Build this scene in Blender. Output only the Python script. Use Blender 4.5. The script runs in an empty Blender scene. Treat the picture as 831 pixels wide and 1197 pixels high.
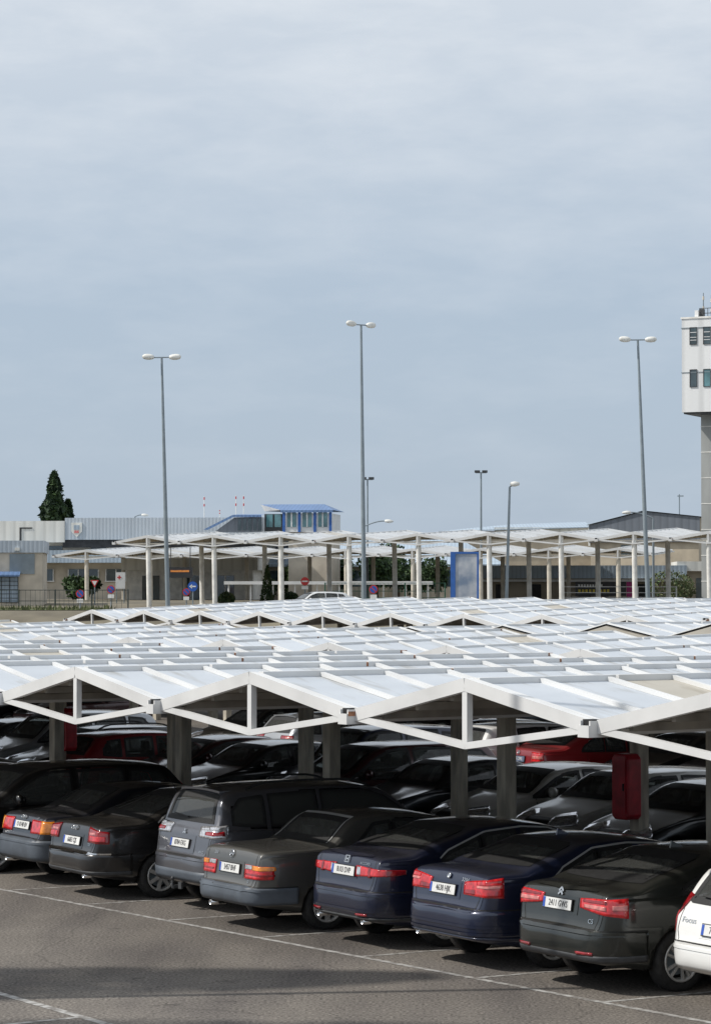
import bpy, bmesh, math, random
import numpy as np
from mathutils import Vector, Matrix
from mathutils.bvhtree import BVHTree
random.seed(7)
R = math.radians
scene = bpy.context.scene
COL = scene.collection

# ------------------------------------------------------------------ frame of the car park
H_EYE = 4.815                       # camera height above the lot
YAW = 0.6158                        # direction the parked cars point
U = Vector((math.sin(YAW), -math.cos(YAW), 0))     # along the row of bays
V = Vector((math.cos(YAW), math.sin(YAW), 0))      # into the bays
CYAW = R(31); VC = Vector((math.cos(CYAW), math.sin(CYAW), 0))     # the bays are painted slightly askew to the row
CS = 1.12                           # cars against the survey unit
BAY = 2.45
W = 4.9                             # one canopy gable
LINE0 = Vector((-5.606, 44.248, 0)) # a corner of the painted line
C0 = Vector((-4.244, 42.193, 0))    # first gable of the nearest canopy
FOC = 3201.0; PITCH = 0.029
def uv(u, v, z=0.0): return C0 + U*u + V*v + Vector((0, 0, z))
def at(px, y, Y):                   # surveyed bearing / elevation at a distance -> a point in the place
    cp, sp = math.cos(PITCH), math.sin(PITCH)
    a = (px-415.5)/FOC; b = (598.5-y)/FOC
    d = Vector((a, cp-b*sp, sp+b*cp)); t = Y/d.y
    return Vector((0, 0, H_EYE)) + d*t

# ------------------------------------------------------------------ materials
def new_mat(name):
    m = bpy.data.materials.new(name); m.use_nodes = True
    return m, m.node_tree.nodes, m.node_tree.links, m.node_tree.nodes['Principled BSDF']
def noise_mix(N, L, c1, c2, scale, detail=6, lo=.35, hi=.65, stretch=None, vec='Object'):
    tc = N.new('ShaderNodeTexCoord'); nz = N.new('ShaderNodeTexNoise')
    nz.inputs['Scale'].default_value = scale; nz.inputs['Detail'].default_value = detail
    src = tc.outputs[vec]
    if stretch:
        mp = N.new('ShaderNodeMapping'); mp.inputs['Scale'].default_value = stretch
        L.new(src, mp.inputs[0]); src = mp.outputs[0]
    L.new(src, nz.inputs['Vector'])
    rp = N.new('ShaderNodeValToRGB'); rp.color_ramp.elements[0].position = lo; rp.color_ramp.elements[1].position = hi
    rp.color_ramp.elements[0].color = (*c1, 1); rp.color_ramp.elements[1].color = (*c2, 1)
    L.new(nz.outputs['Fac'], rp.inputs[0])
    return rp, nz
def mixc(N, L, a, b, f):
    mx = N.new('ShaderNodeMix'); mx.data_type = 'RGBA'
    for s, v in ((mx.inputs[6], a), (mx.inputs[7], b), (mx.inputs[0], f)):
        if hasattr(v, 'node'): L.new(v, s)
        else: s.default_value = v
    return mx.outputs[2]
def simple(name, c, rough=.6, metal=0, var=.15, scale=3, coat=0, bump=0, spec=.5, stretch=None):
    m, N, L, b = new_mat(name)
    c1 = tuple(max(0, x*(1-var)) for x in c); c2 = tuple(min(1, x*(1+var)) for x in c)
    rp, nz = noise_mix(N, L, c1, c2, scale, stretch=stretch)
    L.new(rp.outputs[0], b.inputs['Base Color'])
    b.inputs['Roughness'].default_value = rough; b.inputs['Metallic'].default_value = metal
    b.inputs['Coat Weight'].default_value = coat; b.inputs['Coat Roughness'].default_value = .04
    b.inputs['Specular IOR Level'].default_value = spec
    if bump:
        bp = N.new('ShaderNodeBump'); bp.inputs['Strength'].default_value = bump; bp.inputs['Distance'].default_value = .02
        n2 = N.new('ShaderNodeTexNoise'); n2.inputs['Scale'].default_value = scale*8
        tc = N.new('ShaderNodeTexCoord'); L.new(tc.outputs['Object'], n2.inputs['Vector'])
        L.new(n2.outputs['Fac'], bp.inputs['Height']); L.new(bp.outputs[0], b.inputs['Normal'])
    return m
def paint(name, c, metal=.35, rough=.34, dust=.015):
    m, N, L, b = new_mat(name)
    rp, nz = noise_mix(N, L, c, tuple(x*1.12+.001 for x in c), 1.2)
    # road film: thicker low on the bodywork, patchy
    tc = N.new('ShaderNodeTexCoord'); sx = N.new('ShaderNodeSeparateXYZ'); L.new(tc.outputs['Object'], sx.inputs[0])
    mr = N.new('ShaderNodeMapRange'); mr.inputs[1].default_value = .75; mr.inputs[2].default_value = .15
    mr.inputs[3].default_value = dust*.6; mr.inputs[4].default_value = dust*4
    L.new(sx.outputs['Z'], mr.inputs[0])
    n2 = N.new('ShaderNodeTexNoise'); n2.inputs['Scale'].default_value = 4; n2.inputs['Detail'].default_value = 8
    L.new(tc.outputs['Object'], n2.inputs['Vector'])
    mu = N.new('ShaderNodeMath'); mu.operation = 'MULTIPLY'; L.new(mr.outputs[0], mu.inputs[0]); L.new(n2.outputs['Fac'], mu.inputs[1])
    ge = N.new('ShaderNodeNewGeometry'); sn = N.new('ShaderNodeSeparateXYZ'); L.new(ge.outputs['Normal'], sn.inputs[0])
    m3 = N.new('ShaderNodeMapRange'); m3.inputs[1].default_value = .55; m3.inputs[2].default_value = 1; m3.inputs[3].default_value = 0; m3.inputs[4].default_value = .27
    L.new(sn.outputs['Z'], m3.inputs[0])
    m4 = N.new('ShaderNodeMath'); m4.operation = 'MULTIPLY_ADD'; L.new(m3.outputs[0], m4.inputs[0]); L.new(n2.outputs['Fac'], m4.inputs[1]); L.new(mu.outputs[0], m4.inputs[2])
    col = mixc(N, L, rp.outputs[0], (.20, .18, .15, 1), m4.outputs[0])
    L.new(col, b.inputs['Base Color'])
    b.inputs['Metallic'].default_value = metal; b.inputs['Roughness'].default_value = rough
    b.inputs['Coat Weight'].default_value = 1; b.inputs['Coat Roughness'].default_value = .05
    rr = N.new('ShaderNodeMapRange'); rr.inputs[3].default_value = .03; rr.inputs[4].default_value = .16
    L.new(n2.outputs['Fac'], rr.inputs[0]); L.new(rr.outputs[0], b.inputs['Coat Roughness'])
    return m
def glass_mat(name, tint, gloss_rough=.02, fac=1.0):
    m = bpy.data.materials.new(name); m.use_nodes = True
    N, L = m.node_tree.nodes, m.node_tree.links; N.clear()
    out = N.new('ShaderNodeOutputMaterial'); tr = N.new('ShaderNodeBsdfTransparent'); gl = N.new('ShaderNodeBsdfGlossy')
    lw = N.new('ShaderNodeFresnel'); lw.inputs['IOR'].default_value = 1.5
    mx = N.new('ShaderNodeMixShader')
    tc = N.new('ShaderNodeTexCoord'); nz = N.new('ShaderNodeTexNoise'); nz.inputs['Scale'].default_value = 2.5
    L.new(tc.outputs['Object'], nz.inputs['Vector'])
    rp = N.new('ShaderNodeValToRGB'); rp.color_ramp.elements[0].color = (*[t*.8 for t in tint], 1); rp.color_ramp.elements[1].color = (*tint, 1)
    L.new(nz.outputs['Fac'], rp.inputs[0]); L.new(rp.outputs[0], tr.inputs[0])
    # a thin film of dust scatters a little light
    df = N.new('ShaderNodeBsdfDiffuse'); df.inputs[0].default_value = (.34, .35, .33, 1)
    m2 = N.new('ShaderNodeMixShader'); m2.inputs[0].default_value = .15
    L.new(tr.outputs[0], m2.inputs[1]); L.new(df.outputs[0], m2.inputs[2])
    gl.inputs['Roughness'].default_value = gloss_rough
    L.new(lw.outputs[0], mx.inputs[0]); L.new(m2.outputs[0], mx.inputs[1]); L.new(gl.outputs[0], mx.inputs[2])
    L.new(mx.outputs[0], out.inputs[0])
    return m
M = {}
def asphalt():
    m, N, L, b = new_mat('asphalt')
    r1, _ = noise_mix(N, L, (.136, .121, .107), (.184, .165, .147), .22, 5)
    r2, n2 = noise_mix(N, L, (.42, .42, .42), (1.45, 1.45, 1.45), 26, 5, .32, .68)
    r3, _ = noise_mix(N, L, (.72, .72, .74), (1.08, 1.08, 1.06), .9, 8, .3, .62, stretch=(1, .25, 1))
    mx = N.new('ShaderNodeMix'); mx.data_type = 'RGBA'; mx.blend_type = 'MULTIPLY'; mx.inputs[0].default_value = 1
    L.new(r1.outputs[0], mx.inputs[6]); L.new(r2.outputs[0], mx.inputs[7])
    my = N.new('ShaderNodeMix'); my.data_type = 'RGBA'; my.blend_type = 'MULTIPLY'; my.inputs[0].default_value = 1
    L.new(mx.outputs[2], my.inputs[6]); L.new(r3.outputs[0], my.inputs[7])
    # fine cracks and oil drips
    tc = N.new('ShaderNodeTexCoord'); n4 = N.new('ShaderNodeTexNoise'); n4.inputs['Scale'].default_value = .8; n4.inputs['Detail'].default_value = 6
    L.new(tc.outputs['Object'], n4.inputs['Vector'])
    wp = N.new('ShaderNodeMix'); wp.data_type = 'VECTOR'; wp.inputs[0].default_value = .35; L.new(tc.outputs['Object'], wp.inputs[4]); L.new(n4.outputs['Color'], wp.inputs[5])
    vo = N.new('ShaderNodeTexVoronoi'); vo.feature = 'DISTANCE_TO_EDGE'; vo.inputs['Scale'].default_value = .42; L.new(wp.outputs[1], vo.inputs['Vector'])
    rc = N.new('ShaderNodeValToRGB'); rc.color_ramp.elements[0].position = .0; rc.color_ramp.elements[1].position = .006; rc.color_ramp.elements[0].color = (.74, .74, .74, 1)
    L.new(vo.outputs['Distance'], rc.inputs[0])
    rs, _ = noise_mix(N, L, (1, 1, 1), (.62, .62, .63), 1.6, 3, .66, .74)
    cur = my.outputs[2]
    for s_ in (rc.outputs[0], rs.outputs[0]):
        mz = N.new('ShaderNodeMix'); mz.data_type = 'RGBA'; mz.blend_type = 'MULTIPLY'; mz.inputs[0].default_value = 1
        L.new(cur, mz.inputs[6]); L.new(s_, mz.inputs[7]); cur = mz.outputs[2]
    L.new(cur, b.inputs['Base Color']); b.inputs['Roughness'].default_value = .92; b.inputs['Specular IOR Level'].default_value = .2
    bp = N.new('ShaderNodeBump'); bp.inputs['Strength'].default_value = .5; bp.inputs['Distance'].default_value = .01
    L.new(n2.outputs['Fac'], bp.inputs['Height']); L.new(bp.outputs[0], b.inputs['Normal'])
    return m
def worn_line():
    m, N, L, b = new_mat('worn white road paint')
    r1, _ = noise_mix(N, L, (.17, .155, .14), (.42, .41, .39), 7, 8, .38, .62)
    L.new(r1.outputs[0], b.inputs['Base Color']); b.inputs['Roughness'].default_value = .85
    return m
def white_steel(name, base=(.70, .70, .69), rust=True):
    m, N, L, b = new_mat(name)
    r1, _ = noise_mix(N, L, tuple(x*.86 for x in base), base, 1.3, 8, .3, .6)
    src = r1.outputs[0]
    if rust:
        tc = N.new('ShaderNodeTexCoord'); nz = N.new('ShaderNodeTexNoise'); nz.inputs['Scale'].default_value = 1.7; nz.inputs['Detail'].default_value = 9
        nz.inputs['Roughness'].default_value = .7
        L.new(tc.outputs['Object'], nz.inputs['Vector'])
        rp = N.new('ShaderNodeValToRGB'); rp.color_ramp.elements[0].position = .70; rp.color_ramp.elements[1].position = .76
        L.new(nz.outputs['Fac'], rp.inputs[0])
        src = mixc(N, L, src, (.33, .16, .08, 1), rp.outputs[0])
    L.new(src, b.inputs['Base Color']); b.inputs['Roughness'].default_value = .5
    return m
def roof_sheet(name, c1, c2):
    m, N, L, b = new_mat(name)
    r1, _ = noise_mix(N, L, c1, c2, .7, 7, .3, .65, stretch=(1.0, .35, 1))
    r2, _ = noise_mix(N, L, (.74, .70, .64), (1, 1, 1), 2.2, 9, .30, .47, stretch=(.35, 1.6, 1))
    mx = N.new('ShaderNodeMix'); mx.data_type = 'RGBA'; mx.blend_type = 'MULTIPLY'; mx.inputs[0].default_value = 1
    L.new(r1.outputs[0], mx.inputs[6]); L.new(r2.outputs[0], mx.inputs[7])
    L.new(mx.outputs[2], b.inputs['Base Color']); b.inputs['Roughness'].default_value = .55
    return m
def cladding(name, c, pitch=.35, axis=0, var=.1):      # ribbed metal sheet, ribs vertical
    m, N, L, b = new_mat(name)
    r1, _ = noise_mix(N, L, tuple(x*(1-var) for x in c), tuple(x*(1+var) for x in c), .5, 6, stretch=(1, 1, .3))
    tc = N.new('ShaderNodeTexCoord'); wv = N.new('ShaderNodeTexWave'); wv.wave_type = 'BANDS'; wv.bands_direction = 'XYZ'[axis]
    wv.inputs['Scale'].default_value = .314/pitch; L.new(tc.outputs['Object'], wv.inputs['Vector'])
    bp = N.new('ShaderNodeBump'); bp.inputs['Strength'].default_value = .35; bp.inputs['Distance'].default_value = .03
    L.new(wv.outputs['Fac'], bp.inputs['Height']); L.new(bp.outputs[0], b.inputs['Normal'])
    dk = mixc(N, L, r1.outputs[0], tuple(x*.72 for x in c)+(1,), 0.0)
    rp = N.new('ShaderNodeValToRGB'); rp.color_ramp.elements[0].position = .0; rp.color_ramp.elements[1].position = .35
    rp.color_ramp.elements[0].color = (.84, .84, .84, 1)
    L.new(wv.outputs['Fac'], rp.inputs[0])
    mx = N.new('ShaderNodeMix'); mx.data_type = 'RGBA'; mx.blend_type = 'MULTIPLY'; mx.inputs[0].default_value = 1
    L.new(r1.outputs[0], mx.inputs[6]); L.new(rp.outputs[0], mx.inputs[7]); L.new(mx.outputs[2], b.inputs['Base Color'])
    b.inputs['Roughness'].default_value = .5
    return m
def leafy(name, c1, c2, scale=1.3):
    m, N, L, b = new_mat(name)
    r1, _ = noise_mix(N, L, c1, c2, scale, 5, .35, .65)
    L.new(r1.outputs[0], b.inputs['Base Color']); b.inputs['Roughness'].default_value = .7
    return m
M['asphalt'] = asphalt(); M['line'] = worn_line()
M['steel'] = white_steel('painted canopy steel'); M['steel_clean'] = white_steel('white painted steel', (.8, .8, .79), False)
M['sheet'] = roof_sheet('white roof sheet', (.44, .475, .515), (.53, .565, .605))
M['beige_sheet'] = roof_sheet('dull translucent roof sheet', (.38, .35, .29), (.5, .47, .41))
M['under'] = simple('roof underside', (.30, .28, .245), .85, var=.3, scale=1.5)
M['rust'] = simple('rusty steel', (.28, .13, .07), .8, var=.5, scale=8)
M['concrete'] = simple('weathered column paint', (.52, .475, .39), .85, var=.25, scale=2.5, stretch=(3, 3, .6))
M['conc_white'] = simple('cream column paint', (.80, .785, .74), .8, var=.15, scale=2)
M['conc_beige'] = simple('shaded beige column paint', (.64, .59, .50), .8, var=.15, scale=2)  # duller beige puts the shade on the rear columns into their colour
M['black'] = simple('black rubber', (.012, .012, .012), .6, var=.3, scale=20)
M['tyre'] = simple('tyre rubber', (.02, .019, .018), .85, var=.4, scale=12, bump=.3)
M['plastic'] = simple('grey bumper plastic', (.045, .047, .05), .55, var=.25, scale=6)
M['plastic2'] = simple('slate bumper plastic', (.085, .10, .12), .5, var=.15, scale=4)
M['chrome'] = simple('chrome trim', (.7, .7, .7), .12, 1, var=.05)
M['trim'] = simple('bright window trim', (.5, .5, .49), .35, .3, var=.1)
M['alloy'] = simple('dusty alloy', (.50, .49, .47), .4, .35, var=.2, scale=9)
M['interior'] = simple('dark trim fabric', (.03, .03, .032), .9, var=.3, scale=9)
M['interior2'] = simple('grey trim fabric', (.12, .118, .11), .9, var=.3, scale=9)
M['plate'] = simple('plate white', (.72, .72, .70), .45, var=.06, scale=6)
M['plate_dark'] = simple('plate blue grey', (.10, .13, .2), .45, var=.1, scale=6)
M['ink'] = simple('plate ink', (.03, .03, .035), .6, var=.2)
M['eu_blue'] = simple('plate blue', (.03, .09, .42), .5, var=.1)
M['red_lens'] = simple('red lamp lens', (.55, .018, .022), .12, var=.35, scale=14, coat=1)
M['dred_lens'] = simple('dark red lamp lens', (.26, .008, .012), .1, var=.3, scale=14, coat=1)
M['pink_lens'] = simple('pale red lamp lens', (.62, .20, .18), .12, var=.3, scale=14, coat=1)
M['amber_lens'] = simple('amber lamp lens', (.75, .24, .02), .12, var=.3, scale=14, coat=1)
M['clear_lens'] = simple('clear lamp lens', (.6, .6, .62), .08, .6, var=.35, scale=25, coat=1)
M['red_paint'] = simple('red box paint', (.48, .016, .03), .45, var=.25, scale=4, coat=.2)
M['grey_paint'] = simple('grey galvanised steel', (.22, .26, .285), .6, 0, var=.1, scale=2)
M['lamp_white'] = simple('lamp housing', (.72, .71, .66), .5, var=.1)
M['glass_dark'] = glass_mat('car glass', (.60, .64, .63))
M['glass_priv'] = glass_mat('privacy car glass', (.08, .085, .09))
M['bld_glass'] = simple('window pane', (.05, .075, .085), .08, var=.4, scale=.8, coat=1)
M['teal_glass'] = simple('teal window pane', (.10, .22, .24), .1, var=.4, scale=1.1, coat=1)
M['blue_paint'] = simple('bright blue paint', (.035, .13, .42), .45, var=.12)
M['blue_roof'] = cladding('blue ribbed roof', (.13, .22, .40), .3, 0)
M['clad_grey'] = cladding('blue grey cladding', (.47, .525, .58), .28, 0)
M['clad_lt'] = cladding('pale blue cladding', (.36, .44, .52), .3, 0)
M['clad_white'] = cladding('white cladding', (.74, .74, .70), .8, 0)
M['clad_whitey'] = cladding('white side cladding', (.78, .78, .74), .8, 1)
M['clad_dark'] = cladding('slate cladding', (.16, .18, .21), .6, 0)
M['clad_darky'] = cladding('slate side cladding', (.16, .18, .21), .6, 1)
M['stone'] = simple('sand render', (.46, .40, .31), .9, var=.15, scale=.8)
M['brown'] = simple('brown render', (.56, .50, .41), .9, var=.15, scale=.9)
M['painted_shade'] = simple('recess', (.04, .04, .042), .8, var=.3)  # near black that stands for shade
M['tower_wall'] = cladding('pale tower panels', (.76, .765, .76), 1.4, 0, .04)
M['tower_conc'] = simple('tower concrete', (.34, .35, .34), .9, var=.18, scale=.6, stretch=(1, 1, .3))
M['grass'] = leafy('grass', (.055, .085, .02), (.12, .14, .05), 1.5)
M['soil'] = simple('dry verge', (.16, .14, .10), .95, var=.3, scale=.3)
M['leaf'] = leafy('leaf green', (.018, .045, .012), (.06, .11, .03))
M['leaf_dark'] = leafy('conifer green', (.008, .024, .010), (.025, .055, .02))
M['leaf_olive'] = leafy('olive leaf', (.045, .06, .02), (.12, .13, .05))
M['bark'] = simple('bark', (.10, .075, .05), .95, var=.4, scale=4)
M['sign_red'] = simple('sign red', (.55, .03, .03), .5, var=.08)
M['sign_blue'] = simple('sign blue', (.02, .10, .42), .5, var=.08)
M['sign_white'] = simple('sign white', (.78, .78, .76), .5, var=.05)
M['dark_sign'] = simple('dark display', (.03, .03, .032), .4, var=.2)
M['fence'] = simple('dark fence steel', (.05, .06, .055), .7, var=.2)
M['fence_green'] = simple('green fence steel', (.03, .11, .075), .6, var=.2)
M['yellow'] = simple('yellow lettering', (.65, .5, .05), .5)
M['magenta'] = simple('magenta panel', (.45, .03, .2), .5)
def poster():
    m, N, L, b = new_mat('faded poster')
    r1, _ = noise_mix(N, L, (.20, .26, .36), (.55, .57, .60), .9, 5, .38, .62)
    L.new(r1.outputs[0], b.inputs['Base Color']); b.inputs['Roughness'].default_value = .25
    return m
M['poster'] = poster()

# ------------------------------------------------------------------ objects and meshes
def tag(o, label=None, cat=None, group=None, kind=None):
    if label: o['label'] = label
    if cat: o['category'] = cat
    if group: o['group'] = group
    if kind: o['kind'] = kind
    return o
def empty(name, loc=(0, 0, 0), rz=0, label=None, cat=None, group=None):
    o = bpy.data.objects.new(name, None); COL.objects.link(o)
    o.location = loc; o.rotation_euler = (0, 0, rz); o.empty_display_size = .3
    return tag(o, label, cat, group)
class MB:
    def __init__(s): s.v = []; s.f = []; s.m = []; s.smooth = []
    def add(s, vs, fs, mi=0, sm=False):
        k = len(s.v); s.v += [tuple(v) for v in vs]
        for f in fs: s.f.append(tuple(i+k for i in f)); s.m.append(mi); s.smooth.append(sm)
        return s
    def box(s, c, d, mi=0, X=(1, 0, 0), Y=(0, 1, 0), Z=(0, 0, 1), top=1.0):
        c, X, Y, Z = Vector(c), Vector(X), Vector(Y), Vector(Z); a, b, h = d[0]/2, d[1]/2, d[2]/2
        vs = [c+X*(sx*a*(top if sz > 0 else 1))+Y*(sy*b*(top if sz > 0 else 1))+Z*(sz*h) for sz in (-1, 1) for sx, sy in ((-1, -1), (1, -1), (1, 1), (-1, 1))]
        return s.add(vs, [(3, 2, 1, 0), (4, 5, 6, 7), (0, 1, 5, 4), (1, 2, 6, 5), (2, 3, 7, 6), (3, 0, 4, 7)], mi)
    def bbox(s, lo, hi, mi=0):
        return s.box([(a+b)/2 for a, b in zip(lo, hi)], [b-a for a, b in zip(lo, hi)], mi)
    def bar(s, p, q, w, h, mi=0, up=(0, 0, 1)):
        p, q = Vector(p), Vector(q); d = (q-p); l = d.length; d.normalize(); up = Vector(up)
        x = d.cross(up); x.normalize(); z = x.cross(d)
        return s.box((p+q)/2, (w, l, h), mi, x, d, z)
    def tube(s, p, q, r0, r1=None, n=10, mi=0, caps=True):
        r1 = r0 if r1 is None else r1
        p, q = Vector(p), Vector(q); d = (q-p).normalized()
        x = d.orthogonal().normalized(); y = d.cross(x)
        vs = []
        for c, r in ((p, r0), (q, r1)):
            for i in range(n):
                a = 2*math.pi*i/n; vs.append(c+x*(r*math.cos(a))+y*(r*math.sin(a)))
        s.add(vs, [(i, (i+1) % n, n+(i+1) % n, n+i) for i in range(n)], mi, True)
        if caps:
            for c0, k0 in ((0, True), (n, False)):
                ring = [vs[c0+i] for i in range(n)]
                s.add(ring, [tuple(reversed(range(n))) if k0 else tuple(range(n))], mi, False)
        return s
    def lathe(s, prof, o=(0, 0, 0), ax=(0, 0, 1), n=20, mi=0, sm=True, closed=False):
        o, ax = Vector(o), Vector(ax).normalized(); x = ax.orthogonal().normalized(); y = ax.cross(x)
        vs = []
        for r, t in prof:
            for i in range(n):
                a = 2*math.pi*i/n; vs.append(o+ax*t+x*(r*math.cos(a))+y*(r*math.sin(a)))
        fs = []
        K = len(prof)
        for j in range(K if closed else K-1):
            j2 = (j+1) % K
            for i in range(n): fs.append((j*n+i, j*n+(i+1) % n, j2*n+(i+1) % n, j2*n+i))
        return s.add(vs, fs, mi, sm)
    def prism(s, poly, a, b, axis=1, mi=0):   # polygon in the two other axes, extruded along axis
        n = len(poly)
        def P(p, t):
            if axis == 1: return (p[0], t, p[1])
            if axis == 0: return (t, p[0], p[1])
            return (p[0], p[1], t)
        vs = [P(p, a) for p in poly]+[P(p, b) for p in poly]
        fs = [tuple(range(n)), tuple(reversed(range(n, 2*n)))]+[(i+n, (i+1) % n+n, (i+1) % n, i) for i in range(n)]
        return s.add(vs, fs, mi)
    def mesh(s, name, mats):
        me = bpy.data.meshes.new(name); me.from_pydata(s.v, [], s.f)
        for m in (mats if isinstance(mats, (list, tuple)) else [mats]): me.materials.append(m)
        me.polygons.foreach_set('material_index', s.m); me.polygons.foreach_set('use_smooth', s.smooth)
        me.update(); return me
    def build(s, name, mats, parent=None, recalc=True):
        me = s.mesh(name, mats)
        if recalc:
            bm = bmesh.new(); bm.from_mesh(me); bmesh.ops.recalc_face_normals(bm, faces=bm.faces); bm.to_mesh(me); bm.free()
        o = bpy.data.objects.new(name, me); COL.objects.link(o)
        if parent: o.parent = parent
        return o
def text_obj(name, body, size, mat, mw, parent, stretch=1.0, extrude=.0015):
    cu = bpy.data.curves.new(name, 'FONT'); cu.body = body; cu.size = size; cu.extrude = extrude
    cu.align_x = 'CENTER'; cu.align_y = 'CENTER'; cu.resolution_u = 2
    t = bpy.data.objects.new(name, cu); COL.objects.link(t)
    dg = bpy.context.evaluated_depsgraph_get()
    me = bpy.data.meshes.new_from_object(t.evaluated_get(dg)); bpy.data.objects.remove(t)
    me.materials.clear(); me.materials.append(mat)
    me.transform(mw @ Matrix.Diagonal((stretch, 1, 1, 1)))
    o = bpy.data.objects.new(name, me); COL.objects.link(o); o.parent = parent
    return o
def copy_tree(o, parent=None):
    c = o.copy(); COL.objects.link(c)
    if parent: c.parent = parent
    for ch in list(o.children): copy_tree(ch, c)
    return c
# ------------------------------------------------------------------ cars
def pchip(xs, ys, x):
    xs, ys, x = np.array(xs, float), np.array(ys, float), np.array(x, float)
    h = np.diff(xs); d = np.diff(ys)/h; m = np.zeros(len(xs)); m[0], m[-1] = d[0], d[-1]
    for i in range(1, len(xs)-1):
        if d[i-1]*d[i] > 0:
            w1, w2 = 2*h[i]+h[i-1], h[i]+2*h[i-1]; m[i] = (w1+w2)/(w1/d[i-1]+w2/d[i])
    x = np.clip(x, xs[0], xs[-1]); i = np.clip(np.searchsorted(xs, x)-1, 0, len(xs)-2)
    t = (x-xs[i])/h[i]
    return (2*t**3-3*t**2+1)*ys[i]+(t**3-2*t**2+t)*h[i]*m[i]+(-2*t**3+3*t**2)*ys[i+1]+(t**3-t**2)*h[i]*m[i+1]
def resample(pts, n):
    p = np.array(pts, float); s = np.r_[0, np.cumsum(np.linalg.norm(np.diff(p, axis=0), axis=1))]
    t = np.linspace(0, s[-1], n)
    return np.stack([np.interp(t, s, p[:, k]) for k in range(p.shape[1])], 1)
def catmull(p, n):
    p = np.array(p, float); q = np.vstack([2*p[0]-p[1], p, 2*p[-1]-p[-2]]); out = []
    for i in range(len(p)-1):
        a, b, c, d = q[i], q[i+1], q[i+2], q[i+3]
        for t in np.linspace(0, 1, n, endpoint=False):
            out.append(.5*((2*b)+(-a+c)*t+(2*a-5*b+4*c-d)*t*t+(-a+3*b-3*c+d)*t**3))
    out.append(p[-1]); return np.array(out)

class CarShape:
    """smooth shell lofted along the car; r runs from the rear bumper forwards"""
    def __init__(s, sp):
        s.sp = sp; L, Wd = sp['L'], sp['W']; s.L, s.W = L, Wd
        s.top = lambda r: pchip(*zip(*sp['top']), r)
        s.bot = lambda r: pchip(*zip(*sp['bot']), r)
        s.belt = lambda r: np.minimum(pchip(*zip(*sp['belt']), r), s.top(r)-.02)
        s.hw = lambda r: pchip(*zip(*sp['plan']), r)*Wd/2
        rs = np.unique(np.round(np.r_[np.linspace(0, .36, 26), np.linspace(.36, L-.4, 62), np.linspace(L-.4, L, 20)], 4))
        s.rs = rs; tum = sp.get('tumble', .31); tmax = Wd/2*sp.get('roofw', .70)
        rings = []
        for r in rs:
            zb, zt, zl, w = float(s.bot(r)), float(s.top(r)), float(s.belt(r)), float(s.hw(r))
            zb = min(zb, zt-.06); zl = max(zl, zb+.04)
            g = zt-zl; h = zl-zb; wt = max(w*.5, w*.965-tum*g-.0)
            e = min(.05, g*.5)
            low = [(0, zb), (.6*w, zb), (.86*w, zb+.01*h), (.955*w, zb+.10*h), (.985*w, zb+.30*h), (w, zb+.56*h), (.995*w, zb+.80*h), (.975*w, zl-.02*min(1, h*4))]
            up = [(.965*w-.01*min(1, g*6), zl+.012*min(1, g*6)), (.965*w-tum*g*.45, zl+g*.5), (wt+tum*e*.4, zt-e*1.15), (wt-.035*min(1, g*8), zt-e*.42), (wt*.80, zt-.006), (wt*.42, zt+.012*min(1, g*6)), (0, zt+.018*min(1, g*6))]
            c = catmull(low+up, 3)
            rings.append(c)
        s.nh = len(rings[0]); ring_full = []
        V_, F_ = [], []
        n = 2*s.nh-2
        for r, c in zip(rs, rings):
            x = r-L/2
            for y, z in c: V_.append((x, -y, z))            # right side first (y<0)
            for y, z in c[-2:0:-1]: V_.append((x, y, z))
        K = len(rs)
        for j in range(K-1):
            for i in range(n):
                a, b = j*n+i, j*n+(i+1) % n
                F_.append((a, a+n, b+n, b))
        F_.append(tuple(range(n))); F_.append(tuple((K-1)*n+i for i in reversed(range(n))))
        s.v, s.f = V_, F_
        bm = bmesh.new(); vs = [bm.verts.new(p) for p in V_]
        for f in F_: bm.faces.new([vs[i] for i in f])
        bmesh.ops.recalc_face_normals(bm, faces=bm.faces)
        s.bvh = BVHTree.FromBMesh(bm)
        s.me = bpy.data.meshes.new('shell'); bm.to_mesh(s.me); bm.free()
    # ---- probing rays: each returns (point, normal)
    def cast(s, o, d):
        p, n, i, t = s.bvh.ray_cast(Vector(o), Vector(d), 12)
        if p is None: return None
        if n.dot(Vector(d)) > 0: n = -n
        return p, n
    def side(s, r, z, sgn=-1):  return s.cast((r-s.L/2, sgn*3, z), (0, -sgn, 0))
    def rear(s, y, z):  return s.cast((-5, y, z), (1, 0, 0))
    def front(s, y, z): return s.cast((5, y, z), (-1, 0, 0))
    def topd(s, r, y):  return s.cast((r-s.L/2, y, 4), (0, 0, -1))
    def wrap(s, th, z, end=-1, R0=.9):  # around a corner: th=0 straight back
        cx = end*(s.L/2-R0); d = Vector((end*math.cos(th), math.sin(th), 0))
        return s.cast(Vector((cx, 0, z))+d*4, -d)

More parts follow.
